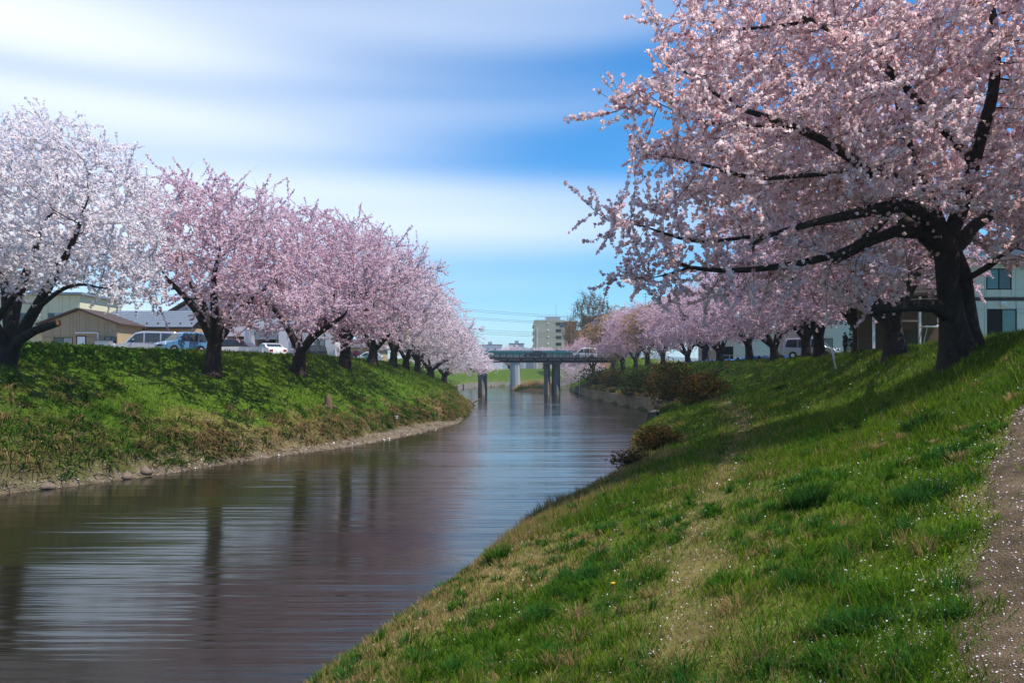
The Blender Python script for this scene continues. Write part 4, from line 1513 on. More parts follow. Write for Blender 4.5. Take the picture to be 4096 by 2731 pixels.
# twigs and flood litter along the left waterline
T = Tubes()
for k in range(420):
    s_ = g.uniform(25, 62)
    lx_ = float(np.interp(s_, LEFT[:, 1], LEFT[:, 0]))
    d_ = abs(g.normal(0.3, 0.9)) + (float(beach_w(np.array([s_]))[0]) if g.random() < 0.6 else 0.1)
    px_, py_ = lx_ - d_ * 0.95, s_ + d_ * 0.35
    a_, L_ = g.random() * 6.28, g.uniform(0.2, 0.9)
    z_ = hz(px_, py_) + 0.03
    dv = np.array([math.cos(a_) * L_ / 2, math.sin(a_) * L_ / 2, g.normal(0, 0.08)])
    c_ = np.array([px_, py_, z_])
    T.add(np.array([c_ - dv, c_ + [0, 0, g.uniform(0, .08)], c_ + dv]), np.array([.012, .02, .008]), 4)
tag(obj('litter', T.mesh('flood_litter', M['wood'])), 'twigs and flood litter along the left waterline', 'litter', None, 'stuff')

# dandelions on the near bank
for u, v, lab in [(2450, 2372, 'single yellow dandelion low on the near bank'), (2800, 1772, 'yellow dandelion beside the waterside bush'), (2580, 1888, 'yellow dandelion close above the water'), (3905, 1455, 'yellow dandelion high on the slope at the right edge')]:
    X, Y = hit(u, v)
    t = thing('dandelion', lab, 'flower', (X, Y, hz(X, Y)), 0, 'dandelions')
    MB().tube([(0, 0, 0), (0.005, 0, 0.10)], 0.004, 5).build('stalk', M['leaf'], t)
    ctr = np.array([(0.005, 0, 0.105)])
    MB().tube([(0.005, 0, 0.095), (0.005, 0, 0.11), (0.005, 0, 0.118)], [0.012, 0.026, 0.012], 10).build('flower_head', M['yellow'], t)

# ------------------------------------------------------------------ river walls, stranded things, stairs
def wall_strip(name, label, P, top, mat, thick=0.35, batter=0.12):
    """retaining wall along a shoreline, its face towards the water, cast in separate bays"""
    t = thing(name, label, 'wall', (float(P[0][0]), float(P[0][1]), 0))
    P = np.asarray(P, float)
    o = P[0]
    for a, b in zip(P[:-1], P[1:]):
        L = np.linalg.norm(b - a)
        nb = max(1, int(L / 6))
        for k in range(nb):
            p, q = a + (b - a) * (k / nb), a + (b - a) * ((k + 1) / nb)
            d = unit(q - p)
            nn = np.array([-d[1], d[0]]) * (1 if name == 'river_wall' else 1)
            nn = nn * wall_sign
            q = q - d * 0.03
            z0, z1 = -0.8, top + float(rng.normal(0, 0.03))
            m = MB()
            lo = [p - nn * batter, q - nn * batter, q + nn * thick, p + nn * thick]
            hi = [p, q, q + nn * thick, p + nn * thick]
            v = [(*(w - o), z0) for w in lo] + [(*(w - o), z1) for w in hi]
            m.v = v
            m.f = [(3, 2, 1, 0), (4, 5, 6, 7), (0, 1, 5, 4), (1, 2, 6, 5), (2, 3, 7, 6), (3, 0, 4, 7)]
            m.build('wall_bay', mat, t)
    return t


wall_sign = -1
iR = [i for i in range(len(RIGHT)) if 73 <= RIGHT[i][1] <= 164]
wall_strip('river_wall', 'stained concrete river wall along the right bank up to the bridge', RIGHT[iR] + np.array([-0.1, 0]), 1.42, M['concrete'])
wall_strip('river_wall', 'bulging earthen brown wall end by the near bushes on the right', np.array([(10.6, 62.0), (12.3, 67.8), (14.4, 71.4)]), 1.15, M['stone'], thick=0.6, batter=0.35)
wall_sign = 1
iL = [i for i in range(len(LEFT)) if 174 <= LEFT[i][1] <= 281]
wall_strip('river_wall', 'grey concrete river wall round the far bend beyond the bridge', LEFT[iL] + np.array([0.1, -0.1]), 1.42, M['pier'])

# water trickling from the outfall between the bushes
MB().prism_y([(14.6, 0.02), (14.9, 0.02), (15.25, 1.3), (15.1, 1.3)], 72.2, 72.3).build('outfall_water', M['curtain'])
tag(bpy.data.objects['outfall_water'], 'thin white trickle of water at the outfall', 'water', None, 'stuff')


def lump(name, label, cat, loc, size, mat, g, group=None, rz=0.0, parent=None):
    """irregular rounded stone or sack from a displaced sphere"""
    import bmesh
    bm = bmesh.new()
    bmesh.ops.create_icosphere(bm, subdivisions=2, radius=1)
    ph = g.random(3) * 6
    for v in bm.verts:
        p = v.co
        k = 1 + 0.16 * math.sin(3 * p.x + ph[0]) + 0.14 * math.sin(4 * p.y + ph[1]) + 0.12 * math.sin(5 * p.z + ph[2] + 2 * p.x)
        v.co = Vector((p.x * size[0] * k, p.y * size[1] * k, max(p.z, -1.0) * size[2] * k))
    me = bpy.data.meshes.new(name)
    bm.to_mesh(me)
    bm.free()
    me.materials.append(mat)
    for f in me.polygons:
        f.use_smooth = True
    o = obj(name, me, parent, loc, rz)
    if label:
        tag(o, label, cat, group)
    return o


for u, v, sx, sy, sz, lab in [(33.2, 1.0, .55, .35, .22, 'pale torn sandbag draped over the left waterside mound'), (34.0, .55, .45, .3, .18, 'pale sandbag in the middle of the heap at the left waterline'),
                              (34.7, .75, .4, .3, .2, 'sandbag at the right end of the heap on the left waterline'), (33.7, .15, .6, .3, .16, 'flat wet sandbag lowest in the heap by the water'),
                              (34.9, .12, .4, .25, .13, 'small sandbag touching the water at the heap edge'), (30.2, .05, .38, .25, .15, 'lone brown sandbag lying in the shallows at left')]:
    X, Y = float(np.interp(u, LEFT[:, 1], LEFT[:, 0])) - .93 * v, u + .37 * v
    lump('sandbag', lab, 'sandbag', (X, Y, min(hz(X, Y), hz(X + .35, Y - .14)) - 0.06), (sx, sy, sz * 1.15), M['sack'], g, 'sandbags on the left waterline', g.random() * 3)
for u, v, sx, lab in [(31.6, .2, .3, 'dark stone left of the sandbag heap'), (32.4, .3, .34, 'dark stone next to the sandbag heap'), (37.5, .3, .22, 'dark round stone on the pebble beach'), (28.8, .15, .28, 'yellowish stone near the left edge of the waterline')]:
    X, Y = float(np.interp(u, LEFT[:, 1], LEFT[:, 0])) - .93 * v, u + .37 * v
    lump('stone', lab, 'stone', (X, Y, hz(X, Y) - 0.06), (sx, sx * .8, sx * .62), M['stone'], g, 'stones on the left waterline', g.random() * 3)
X, Y = hit(1312, 1630)
st = thing('tree_stump', 'weathered grey stump on the grassy left bank', 'stump', (X, Y, hz(X, Y)))
T = Tubes()
T.add(np.array([(0, 0, -0.2), (0.02, 0, 0.15), (0.0, 0.02, 0.5), (-0.06, 0, 0.78)]), np.array([0.34, 0.26, 0.22, 0.10]), 9)
obj('stump_body', T.mesh('stump_body', M['wood']), st)
for a in (0.3, 2.2, 4.4):
    T = Tubes()
    T.add(np.array([(0.1 * math.cos(a), 0.1 * math.sin(a), 0.15), (0.4 * math.cos(a), 0.4 * math.sin(a), -0.02), (0.75 * math.cos(a), 0.75 * math.sin(a), -0.15)]), np.array([0.12, 0.08, 0.03]), 6)
    obj('root', T.mesh('stump_root', M['wood']), st)
X, Y = hit(1582, 1680)
wb = thing('foam_box', 'small white foam box lying at the foot of the left bank', 'box', (X, Y, hz(X, Y)), R(20))
bx('box_body', wb, (-.16, -.13, 0), (.16, .13, .17), M['whitepaint'])
bx('box_lid', wb, (-.18, -.15, .173), (.18, .15, .22), M['whitepaint'])
# driftwood at the tip of the left bank
for k, (x, y, L_, a) in enumerate([(-5.0, 101, 3.0, 0.6), (-5.6, 104, 2.6, 1.2), (-5.2, 103, 2.2, 2.3)]):
    t = Tubes()
    d = np.array([math.cos(a), math.sin(a), 0.25])
    pts = np.array([d * (q * L_) + [0, 0, 0.25 * math.sin(3 * q)] for q in np.linspace(-.5, .5, 5)])
    t.add(pts, np.array([0.06, 0.1, 0.12, 0.09, 0.03]), 6)
    tag(obj('driftwood', t.mesh('driftwood', M['wood']), None, (x, y, 0.35)), ['longest stranded branch at the tip of the left bank', 'upright stranded branch at the tip of the left bank', 'small crossing branch at the tip of the left bank'][k], 'driftwood', 'driftwood on the left bank tip')

# wooden steps up the right bank
stp = thing('steps', 'wooden steps climbing the right bank beside a cherry trunk', 'steps', (18.8, 86, 0))
nst = 13
for k in range(nst):
    f = k / (nst - 1)
    x = f * 4.0
    zt = hz(18.8 + x, 86) + 0.14
    bx('tread', stp, (x, -1.0, zt - 0.12), (x + 0.36, 1.0, zt), M['wood'])
for sy in (-1.06, 1.06):
    m = MB()
    m.tube([(-0.1, sy, hz(18.7, 86) + 0.1), (4.4, sy, hz(23.2, 86) + 0.12)], 0.06, 6)
    m.build('stringer', M['wood'], stp)

# leaning white stake with a plate
X, Y = 3345, 1475
X, Y = hit(3345, 1478)
stk = thing('marker_stake', 'leaning white marker stake with a plate on the right slope', 'stake', (X, Y, hz(X, Y)))
stk.rotation_euler = (R(8), R(-19), R(10))
bx('post', stk, (-.035, -.03, -.2), (.035, .03, 1.15), M['whitepaint'])
bx('plate', stk, (-.07, -.05, .62), (.07, -.031, 1.05), M['whitepaint'])
# thin white pole under the bridge on the right
X, Y = 2293, 150
pz = (2293 - 2048) / FPX * 150
zg = hz(pz + 1.2, 150)
po = thing('water_gauge', 'thin white gauge pole standing under the right end of the bridge', 'pole', (pz + 1.2, 150, zg))
bx('pole', po, (-.05, -.05, -.2), (.05, .05, 2.3), M['whitepaint'])
bx('scale_board', po, (.06, -.03, .2), (.2, .01, 1.0), M['alum'])

# blue tarps along the right crest
for k, (P0, P1, w, lab) in enumerate([((27.2, 84), (27.0, 94), 1.6, 'crumpled blue tarp right of the steps, heaped beside two trunks'), ((28.2, 72), (27.6, 82), 1.3, 'blue tarp strip running towards the silver minivan'),
                                      ((26.6, 96.5), (25.8, 124), 1.6, 'long flat blue tarp left of the steps, behind the trunks')]):
    P0, P1 = np.array(P0), np.array(P1)
    L_ = np.linalg.norm(P1 - P0)
    d = (P1 - P0) / L_
    nn = np.array([-d[1], d[0]])
    na, nc = int(L_ * 3), 7
    V = []
    for i in range(na + 1):
        for j in range(nc):
            q = P0 + d * (L_ * i / na) + nn * (w * (j / (nc - 1) - 0.5))
            zt = hz(q[0], q[1])
            ed = 0.10 + (0.42 if k < 2 else 0.2) * abs(math.sin(i * 0.55 + k) * math.sin(j * 1.1 + i * 0.3)) + 0.1 * float(g.random())
            V.append((q[0] - P0[0], q[1] - P0[1], zt + ed))
    i = np.arange((na + 1) * nc).reshape(na + 1, nc)
    F = np.stack([i[:-1, :-1], i[:-1, 1:], i[1:, 1:], i[1:, :-1]], -1).reshape(-1, 4)
    tag(obj('tarp', mesh_np('tarp', np.array(V), F, M['tarp']), None, (P0[0], P0[1], 0)), lab, 'tarp', 'blue tarps on the right crest')

# ------------------------------------------------------------------ road bridge
BY0, BY1 = 156.0, 163.0
DZ = 7.15
brg = thing('road_bridge', 'dark steel girder road bridge with slim railings crossing the river', 'bridge', (2.5, 159.5, 0))
ox, oy = 2.5, 159.5
XL, XR = -19.5 - ox, 22.5 - ox
ys, ye = BY0 - oy, BY1 - oy
bx('deck', brg, (XL, ys, DZ - 0.22), (XR, ye, DZ), M['asphalt'])
for yy, nm in ((ys + 0.15, 'girder'), (ye - 0.15, 'girder'), (ys + 2.3, 'girder'), (ye - 2.3, 'girder')):
    bx(nm, brg, (XL, yy - 0.1, DZ - 0.92), (XR, yy + 0.1, DZ - 0.222), M['steel'])
bx('edge_beam', brg, (XL, ys - 0.24, DZ - 0.30), (XR, ys - 0.003, DZ + 0.02), M['steel'])
x = XL + 0.3
while x < XR - 2.6:
    bx('pale_edge_plate', brg, (x, ys - 0.10, DZ - 0.50), (x + 2.2, ys + 0.045, DZ - 0.36), M['flange'])
    x += 2.65
bx('lower_flange', brg, (XL, ys - 0.16, DZ - 0.99), (XR, ys + 0.33, DZ - 0.923), M['steel'])
for yy in (ys - 0.12, ye + 0.12):
    for zz, hh in ((DZ + 0.90, 0.10), (DZ + 0.55, 0.06), (DZ + 0.24, 0.06)):
        bx('rail', brg, (XL, yy - 0.04, zz), (XR, yy + 0.04, zz + hh), M['steel'])
    n = 33
    for k in range(n):
        xx = XL + 0.4 + (XR - XL - 0.8) * k / (n - 1)
        bx('rail_post', brg, (xx - .07, yy - .06, DZ + 0.021), (xx + .07, yy + .06, DZ + 0.899), M['steel'])


def pier(parent, xc, w, d, z1, mat, name='pier'):
    m = MB()
    pts = []
    for a in range(12):
        th = 2 * math.pi * a / 12
        pts.append((math.cos(th), math.sin(th)))
    i = 0
    for z, k in ((-1.3, 1.05), (0.05, 1.03), (z1, 0.92)):
        m.v += [(xc + p[0] * w / 2 * k, np.sign(p[1]) * abs(p[1]) ** 0.5 * d / 2 * k, z) for p in pts]
    for s in range(2):
        for k in range(12):
            j = (k + 1) % 12
            m.f.append((s * 12 + k, s * 12 + j, (s + 1) * 12 + j, (s + 1) * 12 + k))
    m.f.append(tuple(24 + k for k in range(12)))
    o = m.build(name, mat, parent)
    cap = MB().box((xc, 0, z1 + 0.16), (w * 1.12, d * 1.08, 0.32))
    cap.build('pier_cap', mat, o)
    return o


pier(brg, -5.9 - ox, 1.85, 6.6, DZ - 1.32, M['pier'])
pier(brg, 7.0 - ox, 1.25, 6.6, DZ - 1.32, M['pier'])
pier(brg, 8.8 - ox, 1.7, 6.2, DZ - 1.32, M['pier'])
bx('abutment', brg, (20.3 - ox, ys - .3, 3.2), (21.6 - ox, ye + .3, DZ - 0.99), M['pier'])
bx('abutment', brg, (-18.2 - ox, ys - .3, 3.2), (-16.9 - ox, ye + .3, DZ - 0.99), M['pier'])

# teal footbridge behind it
ftb = thing('footbridge', 'teal railed footbridge behind the road bridge on a pale round pier', 'bridge', (2.0, 200, 0))
bx('deck', ftb, (-27, -1.2, 8.0), (30, 1.2, 8.4), M['flange'])
k = 0
x = -27.0
while x < 29.5:
    bx('fence_panel', ftb, (x + .03, -1.28, 8.45), (x + 1.87, -1.215, 9.6), M['teal'])
    bx('fence_post', ftb, (x - .04, -1.31, 8.41), (x + .025, -1.2, 9.78), M['teal'])
    x += 1.9
bx('hand_rail', ftb, (-27, -1.31, 9.64), (30, -1.2, 9.76), M['teal'])
o = pier(ftb, -1.2, 2.7, 2.7, 7.6, M['pier_pale'])

# ------------------------------------------------------------------ buildings
def window(parent, x0, x1, z0, z1, y, n=2, frame='brown', mats=('glass',), depth=0.06):
    m = MB()
    t = 0.05
    m.lohi((x0, y - depth, z0), (x0 + t, y, z1)).lohi((x1 - t, y - depth, z0), (x1, y, z1))
    m.lohi((x0 + t, y - depth, z0), (x1 - t, y, z0 + t)).lohi((x0 + t, y - depth, z1 - t), (x1 - t, y, z1))
    w = (x1 - x0 - 2 * t) / n
    for k in range(1, n):
        m.lohi((x0 + t + w * k - t / 2, y - depth * 0.9, z0 + t), (x0 + t + w * k + t / 2, y, z1 - t))
    f = m.build('window', M[frame], parent)
    for k in range(n):
        bx('pane', f, (x0 + t + w * k + t * .5, y - depth * 0.45, z0 + t), (x0 + t + w * (k + 1) - t * .5, y - depth * .3, z1 - t), M[mats[k % len(mats)]])
    return f


def panels(parent, xs, zs, y, holes, mat, name='wall_panel', gap=0.012, th=0.045, clip=None):
    """cladding panels in a grid on a front wall at depth y, left out where a hole is"""
    xs = sorted(set(xs + [h[0] for h in holes] + [h[1] for h in holes]))
    zs = sorted(set(zs + [h[2] for h in holes] + [h[3] for h in holes]))
    for xa, xb in zip(xs[:-1], xs[1:]):
        for za, zb in zip(zs[:-1], zs[1:]):
            xm, zm = (xa + xb) / 2, (za + zb) / 2
            if any(h[0] < xm < h[1] and h[2] < zm < h[3] for h in holes):
                continue
            pts = [(xa + gap, za + gap), (xb - gap, za + gap), (xb - gap, zb - gap), (xa + gap, zb - gap)]
            if clip:
                zl, zr = clip(xa + gap), clip(xb - gap)
                if max(zl, zr) <= za + 0.05:
                    continue
                pts[2] = (xb - gap, min(zb - gap, max(zr, za + .03)))
                pts[3] = (xa + gap, min(zb - gap, max(zl, za + .03)))
                xp = PEAK[0]
                if xa < xp < xb and clip(xp) < zb - gap:
                    pts.insert(3, (xp, clip(xp)))
            MB().prism_y(pts, y - th, y - 0.002).build(name, M[mat], parent)


def lin(a, b, n):
    return [a + (b - a) * k / n for k in range(n + 1)]


# tan gabled workshop at far left
G0 = 5.5
sh = thing('workshop', 'tan panelled workshop with a low brown gable roof and white drain pipe', 'building', (-40.7, 75, G0 - 0.05))
PEAK = (0.0, 4.62)


def gable(x):
    return 4.62 - abs(x) * 0.37


MB().prism_y([(-3.55, 0), (3.55, 0), (3.55, gable(3.55)), (0, 4.62), (-3.55, gable(3.55))], 0, 5.0).build('wall', M['beige'], sh)
holes = [(-2.45, -0.62, .94, 2.06), (-0.30, 0.62, 0, 2.22), (2.35, 3.5, .5, 2.1)]
panels(sh, lin(-3.55, 3.55, 8), [0, 3.28, 4.7], 0, holes, 'beige', clip=gable)
window(sh, *holes[0], 0.0, 2, 'brown', ('glass', 'curtain'))
window(sh, *holes[2], 0.0, 2, 'brown', ('curtain', 'glass'))
d = MB()
d.lohi((-0.30, -0.09, 0), (-0.22, -0.003, 2.22)).lohi((0.54, -0.09, 0), (0.62, -0.003, 2.22)).lohi((-0.22, -0.09, 2.14), (0.54, -0.003, 2.22))
df = d.build('door_frame', M['brown'], sh)
dd_ = bx('door_leaf', df, (-0.215, -0.05, 0.02), (0.535, -0.02, 2.135), M['whitepaint'])
MB().tube([(-0.35, -.12, 2.5), (1.75, -.12, 2.5), (1.78, -.12, 2.45), (1.78, -.12, 0)], 0.06, 8).build('drain_pipe', M['whitepaint'], sh)
MB().tube([(3.0, -.05, 2.66), (3.0, -.2, 2.66)], [0.14, 0.08], 10).build('vent_hood', M['alum'], sh)
for s in (-1, 1):
    m = MB()
    m.prism_y([(0, 4.66), (s * 3.95, gable(3.95) + 0.04), (s * 3.95, gable(3.95) + 0.2), (0, 4.83)], -0.45, 5.3)
    m.build('roof_slope', M['brown'], sh)
cb = thing('storage_cabinet', 'grey steel storage cabinet against the tan workshop wall', 'cabinet', (-38.0, 74.2, G0))
bx('cabinet_body', cb, (-.7, -.35, 0), (.65, .35, 1.68), M['alum'])
bx('cabinet_top', cb, (-.74, -.4, 1.683), (.69, .4, 1.74), M['steel'])
for s in (-.69, .0):
    bx('cabinet_door', cb, (s + .01, -.375, .05), (s + .64, -.352, 1.62), M['alum'])

# cream two-storey block behind
cr_ = thing('apartment_house', 'cream two storey house behind the white cherry tree at far left', 'building', (-60, 95, G0 - 0.05))
bx('wall', cr_, (-9, 0, 0), (8.5, 9, 8.0), M['cream'])
hol = [(-3.0, -1.2, 1.2, 2.5), (1.0, 3.0, 4.6, 5.9), (4.6, 6.4, 4.6, 5.9), (-4.0, -2.2, 4.6, 5.9), (4.0, 6.4, .3, 2.4), (0.4, 2.2, .9, 2.4)]
panels(cr_, lin(-9, 8.5, 14), [0, 3.6, 7.95], 0, hol, 'cream')
for h in hol:
    window(cr_, *h, 0.0, 2, 'alum', ('glass', 'curtain'))
bx('roof', cr_, (-9.5, -.6, 8.0), (9.0, 9.5, 8.28), M['slate'])
bx('balcony', cr_, (-5.0, -1.0, 3.5), (7.4, -.05, 3.66), M['alum'])
for k in range(12):
    bx('balcony_bar', cr_, (-4.9 + k * 1.1, -1.0, 3.662), (-4.83 + k * 1.1, -.93, 4.5), M['alum'])
bx('balcony_rail', cr_, (-5.0, -1.02, 4.502), (7.4, -.92, 4.57), M['alum'])
MB().tube([(-1.7, -.12, 7.9), (-1.7, -.12, 0)], 0.05, 6).build('drain_pipe', M['alum'], cr_)

# blue-grey roofed house behind the van
sr_ = thing('tiled_house', 'low house with a blue grey stepped roof behind the silver van', 'building', (-38.5, 82, G0 - 0.05))
bx('wall', sr_, (-3.6, 0, 0), (5.2, 7.0, 3.4), M['beige'])
window(sr_, .5, 2.5, 0.9, 2.2, -0.003, 2, 'alum', ('glass', 'curtain'))
ncs = 8
for k in range(ncs):
    f0, f1 = k / ncs, (k + 1.08) / ncs
    y0, y1 = -.9 + f0 * 4.4, -.9 + f1 * 4.4
    z0, z1 = 3.35 + f0 * 1.95, 3.35 + f1 * 1.95
    MB().prism_x([(y0, z0), (y1, z1), (y1, z1 + .05), (y0, z0 + .11)], -4.3, 5.9).build('roof_course', M['slate'], sr_)
MB().prism_x([(3.5, 5.25), (8.0, 3.3), (8.0, 3.42), (3.5, 5.38)], -4.3, 5.9).build('rear_roof', M['slate'], sr_)
for k in range(9):
    MB().box((-3.6 + k * 1.15, -.2, 3.82), (.12, .12, .16)).build('snow_guard', M['steel'], sr_)
bx('eave_board', sr_, (-4.2, -.86, 3.18), (5.8, -.74, 3.345), M['brown'])

# white gabled house behind
wh = thing('gabled_house', 'white plastered house with dark eaves behind the pink tree', 'building', (-37.0, 97, G0 - 0.05))
MB().prism_y([(-4, 0), (4, 0), (4, 6.2), (0, 8.6), (-4, 6.2)], 0, 8).build('wall', M['white'], wh)
for s in (-1, 1):
    MB().prism_y([(0, 8.75), (s * 4.9, 5.85), (s * 4.9, 6.05), (0, 9.0)], -.8, 8.6).build('roof_slope', M['brown'], wh)
window(wh, -1.0, 1.0, 4.2, 5.6, -0.003, 2, 'brown', ('glass',))
window(wh, 1.9, 3.5, 4.2, 5.4, -0.003, 2, 'brown', ('glass',))
window(wh, -3.3, -1.6, 1.0, 2.4, -0.003, 2, 'brown', ('curtain', 'glass'))
bx('lower_eave', wh, (-4.8, -1.4, 3.0), (4.8, -.01, 3.2), M['slate'])

# lavender white garage block
gb = thing('garage_block', 'lavender white building with two dark garage openings behind the trees', 'building', (-24.9, 85, G0 - 0.05))
W = 'white'
bx('wall', gb, (-5.9, 0, 0), (-5.6, 6, 6.8), M[W])
bx('wall', gb, (-3.7, 0, 0), (-2.6, 6, 6.8), M[W])
bx('wall', gb, (-5.6, 0, 2.65), (-3.7, 6, 6.8), M[W])
bx('wall', gb, (-2.6, 0.0, 3.15), (0.0, 6, 6.8), M[W])
bx('wall', gb, (0.0, 0, 0), (6.0, 6, 6.8), M[W])
bx('inner_wall', gb, (-5.6, 4.5, 0), (0, 4.7, 3.3), M['dark'])  # back wall painted near-black to put shade inside the garage
bx('lintel', gb, (-2.7, -.06, 3.16), (.1, -.003, 3.42), M['alum'])
bx('parapet', gb, (-6.0, -.12, 6.803), (6.1, 6.1, 7.05), M['alum'])
MB().tube([(-3.0, -.1, 6.7), (-3.0, -.1, 0)], 0.06, 8).build('drain_pipe', M['alum'], gb)
for k in range(5):
    bx('shutter_slat', gb, (-2.58, 0.15, 2.3 + k * .17), (-.02, 0.19, 2.46 + k * .17), M['alum'])
bx('counter', gb, (-2.5, .6, 0), (-0.1, 1.0, 1.15), M['alum'])
for xx, z0 in ((.5, 4.1), (2.9, 4.1), (4.6, 4.1), (1.3, 1.3), (4.0, 1.3)):
    window(gb, xx, xx + 1.0, z0, z0 + 1.1, -0.003, 2, 'alum', ('glass', 'curtain'))
    bx('sill', gb, (xx - .05, -.12, z0 - .09), (xx + 1.05, -.004, z0 - .012), M['whitepaint'])

# low tan house behind the walker, and pale houses
lw = thing('low_house', 'low tan house with dark windows behind the walker', 'building', (-27.0, 135, G0 - .05))
bx('wall', lw, (-5, 0, 0), (5, 6, 3.0), M['beige'])
window(lw, -1, 1.4, 1.0, 2.3, -.003, 2, 'alum')
window(lw, 2.4, 4.4, 1.0, 2.3, -.003, 2, 'alum')
MB().prism_y([(-5.6, 3.0), (5.6, 3.0), (4.0, 4.4), (-4.0, 4.4)], -.7, 6.6).build('roof', M['alum'], lw)
# low white wall beside the maroon car
lwall = thing('garden_wall', 'low white concrete wall in front of the maroon car', 'wall', (-22.0, 63, G0 - .05))
for k in range(3):
    bx('wall_block', lwall, (-1.9 + k * 1.4, -.1, 0), (-.52 + k * 1.4, .1, .80), M['whitepaint'])

# right: pale sided house behind the big tree
hs = thing('sided_house', 'pale two storey house with dark band at the right edge', 'building', (26.4, 46, G0 - .05))
bx('wall', hs, (0, 0.05, 0), (9, 8, 5.3), M['siding'])
bx('wall', hs, (0.0, 0.048, 2.9), (9, 0.0, 3.1), M['steel'])
hol = [(1.05, 2.75, .3, 2.42), (1.0, 2.45, 3.55, 4.75), (4.5, 6.0, 3.55, 4.75), (5.0, 6.4, .9, 2.2)]
panels(hs, lin(0, 9, 10), [0, 2.88], 0.05, [h for h in hol if h[2] < 3], 'siding', 'siding_panel')
panels(hs, lin(0, 9, 10), [3.12, 5.3], 0.05, [h for h in hol if h[2] > 3], 'siding', 'siding_panel')
window(hs, *hol[0], 0.045, 2, 'dark', ('dark', 'tealglass'))
window(hs, *hol[1], 0.045, 2, 'dark', ('tealglass', 'glass'))
window(hs, *hol[2], 0.045, 2, 'dark', ('tealglass', 'glass'))
window(hs, *hol[3], 0.045, 2, 'dark', ('glass',))
MB().tube([(-.06, -.05, 5.2), (-.06, -.05, 0)], 0.05, 8).build('drain_pipe', M['steel'], hs)
vb = bx('vent_cover', hs, (1.75, -.18, 2.62), (2.07, 0.003, 2.84), M['whitepaint'])
for k in range(2):
    bx('vent_slot', vb, (1.80 + k * .13, -.186, 2.66), (1.90 + k * .13, -.181, 2.71), M['alum'])
MB().prism_y([(-.8, 5.3), (9.8, 5.3), (8.5, 6.9), (2.0, 6.9)], -.8, 8.6).build('roof', M['slate'], hs)
bx('gutter', hs, (-.8, -.92, 5.26), (9.8, -.81, 5.38), M['alum'])

# drying yard between the two big trunks
dy = thing('drying_shed', 'dark timber lean-to with drying poles between two big trunks', 'shed', (20.3, 40, G0 - .1))
bx('back_wall', dy, (-2.2, 1.6, 0), (2.4, 1.75, 2.5), M['wood'])
MB().prism_y([(-2.5, 2.55), (2.7, 2.75), (2.7, 2.87), (-2.5, 2.67)], -.4, 2.0).build('roof', M['brown'], dy)
for xx in (-2.2, .1, 2.3):
    bx('post', dy, (xx - .05, -.2, 0), (xx + .05, -.1, 2.6), M['whitepaint'])
bx('drying_pole', dy, (-2.3, -.25, 2.05), (2.4, -.21, 2.10), M['beige'])
bx('rail', dy, (-2.3, -.22, 1.35), (.0, -.16, 1.42), M['beige'])
bx('crate', dy, (-.7, .2, .9), (.5, .9, 1.7), M['wood'])
for k, (xx, mat, w_, lab) in enumerate([(-1.9, 'curtain', .42, 'grey cloth hung at the left end of the drying pole'), (1.1, 'whitepaint', .35, 'white shirt hung on the drying pole'), (1.55, 'curtain', .3, 'small grey shirt hung beside the white shirt'), (2.0, 'whitepaint', .4, 'white towel hung at the right end of the drying pole')]):
    m = MB()
    pts = [(-.5 * w_, 0), (.5 * w_, 0), (.56 * w_, -.25), (.42 * w_, -.28), (.46 * w_, -.72), (-.46 * w_, -.75), (-.42 * w_, -.28), (-.56 * w_, -.25)]
    m.prism_y(pts, -.02, .02)
    o = m.build('laundry', M[mat], None, loc=(20.3 + xx, 39.76, G0 + 1.93))
    tag(o, lab, 'laundry', 'laundry on the drying pole')
tb = thing('folding_table', 'white trestle table with a draped sheet beside the big trunk', 'table', (20.75, 38.6, hz(20.75, 38.6)))
zt = 6.45 - hz(20.75, 38.6)
bx('table_top', tb, (-.9, -.35, zt - .06), (.75, .35, zt), M['whitepaint'])
for sx in (-.75, .6):
    for sy in (-.25, .25):
        MB().tube([(sx, sy, zt - .06), (sx + (.2 if sx > 0 else -.2), sy, 0)], .025, 6).build('leg', M['alum'], tb)
m = MB()
m.prism_y([(-.1, zt + .003), (.75, zt + .003), (.9, zt + .25), (.5, zt + .33), (.2, zt + .18)], -.36, .3)
m.build('draped_sheet', M['whitepaint'], tb)

# right: long white hall and fence behind the tarps
hl = thing('white_hall', 'long white hall with orange roof edge behind the right bank trees', 'building', (33.5, 112, G0 - .05))
bx('wall', hl, (-4.5, 0, 0), (9, 12, 4.6), M['siding'])
panels(hl, lin(-4.5, 9, 8), [0, 4.55], 0, [], 'siding')
bx('roof', hl, (-5, -.7, 4.6), (9.5, 12.5, 4.85), M['orange'])
bx('door', hl, (-4.0, -.08, 0), (-2.4, -.047, 2.4), M['dark'])
fc = thing('pipe_fence', 'grey pipe fence in front of the white hall', 'fence', (33.0, 107, G0 - .05))
for k in range(11):
    bx('post', fc, (-4.8 + k, -.03, 0), (-4.74 + k, .03, 1.1), M['alum'])
for zz in (.5, 1.05):
    bx('rail', fc, (-4.8, -.045, zz), (5.3, -.031, zz + .05), M['alum'])
bh = thing('back_house', 'white house with dark windows glimpsed between the right bank trunks', 'building', (33.5, 80, G0 - .05))
bx('wall', bh, (-4, 0, 0), (7.5, 8, 5.4), M['siding'])
for xx, z0 in ((-3, 1.0), (0, 1.0), (3.6, 1.0), (-2, 3.6), (2.4, 3.6)):
    window(bh, xx, xx + 1.7, z0, z0 + 1.2, -.003, 2, 'brown')
MB().prism_y([(-4.7, 5.4), (8.2, 5.4), (6.5, 7.0), (-3, 7.0)], -.7, 8.6).build('roof', M['slate'], bh)
db = thing('dark_hut', 'small black timber hut behind the right bank trunks', 'building', (35.2, 95, G0 - .05))
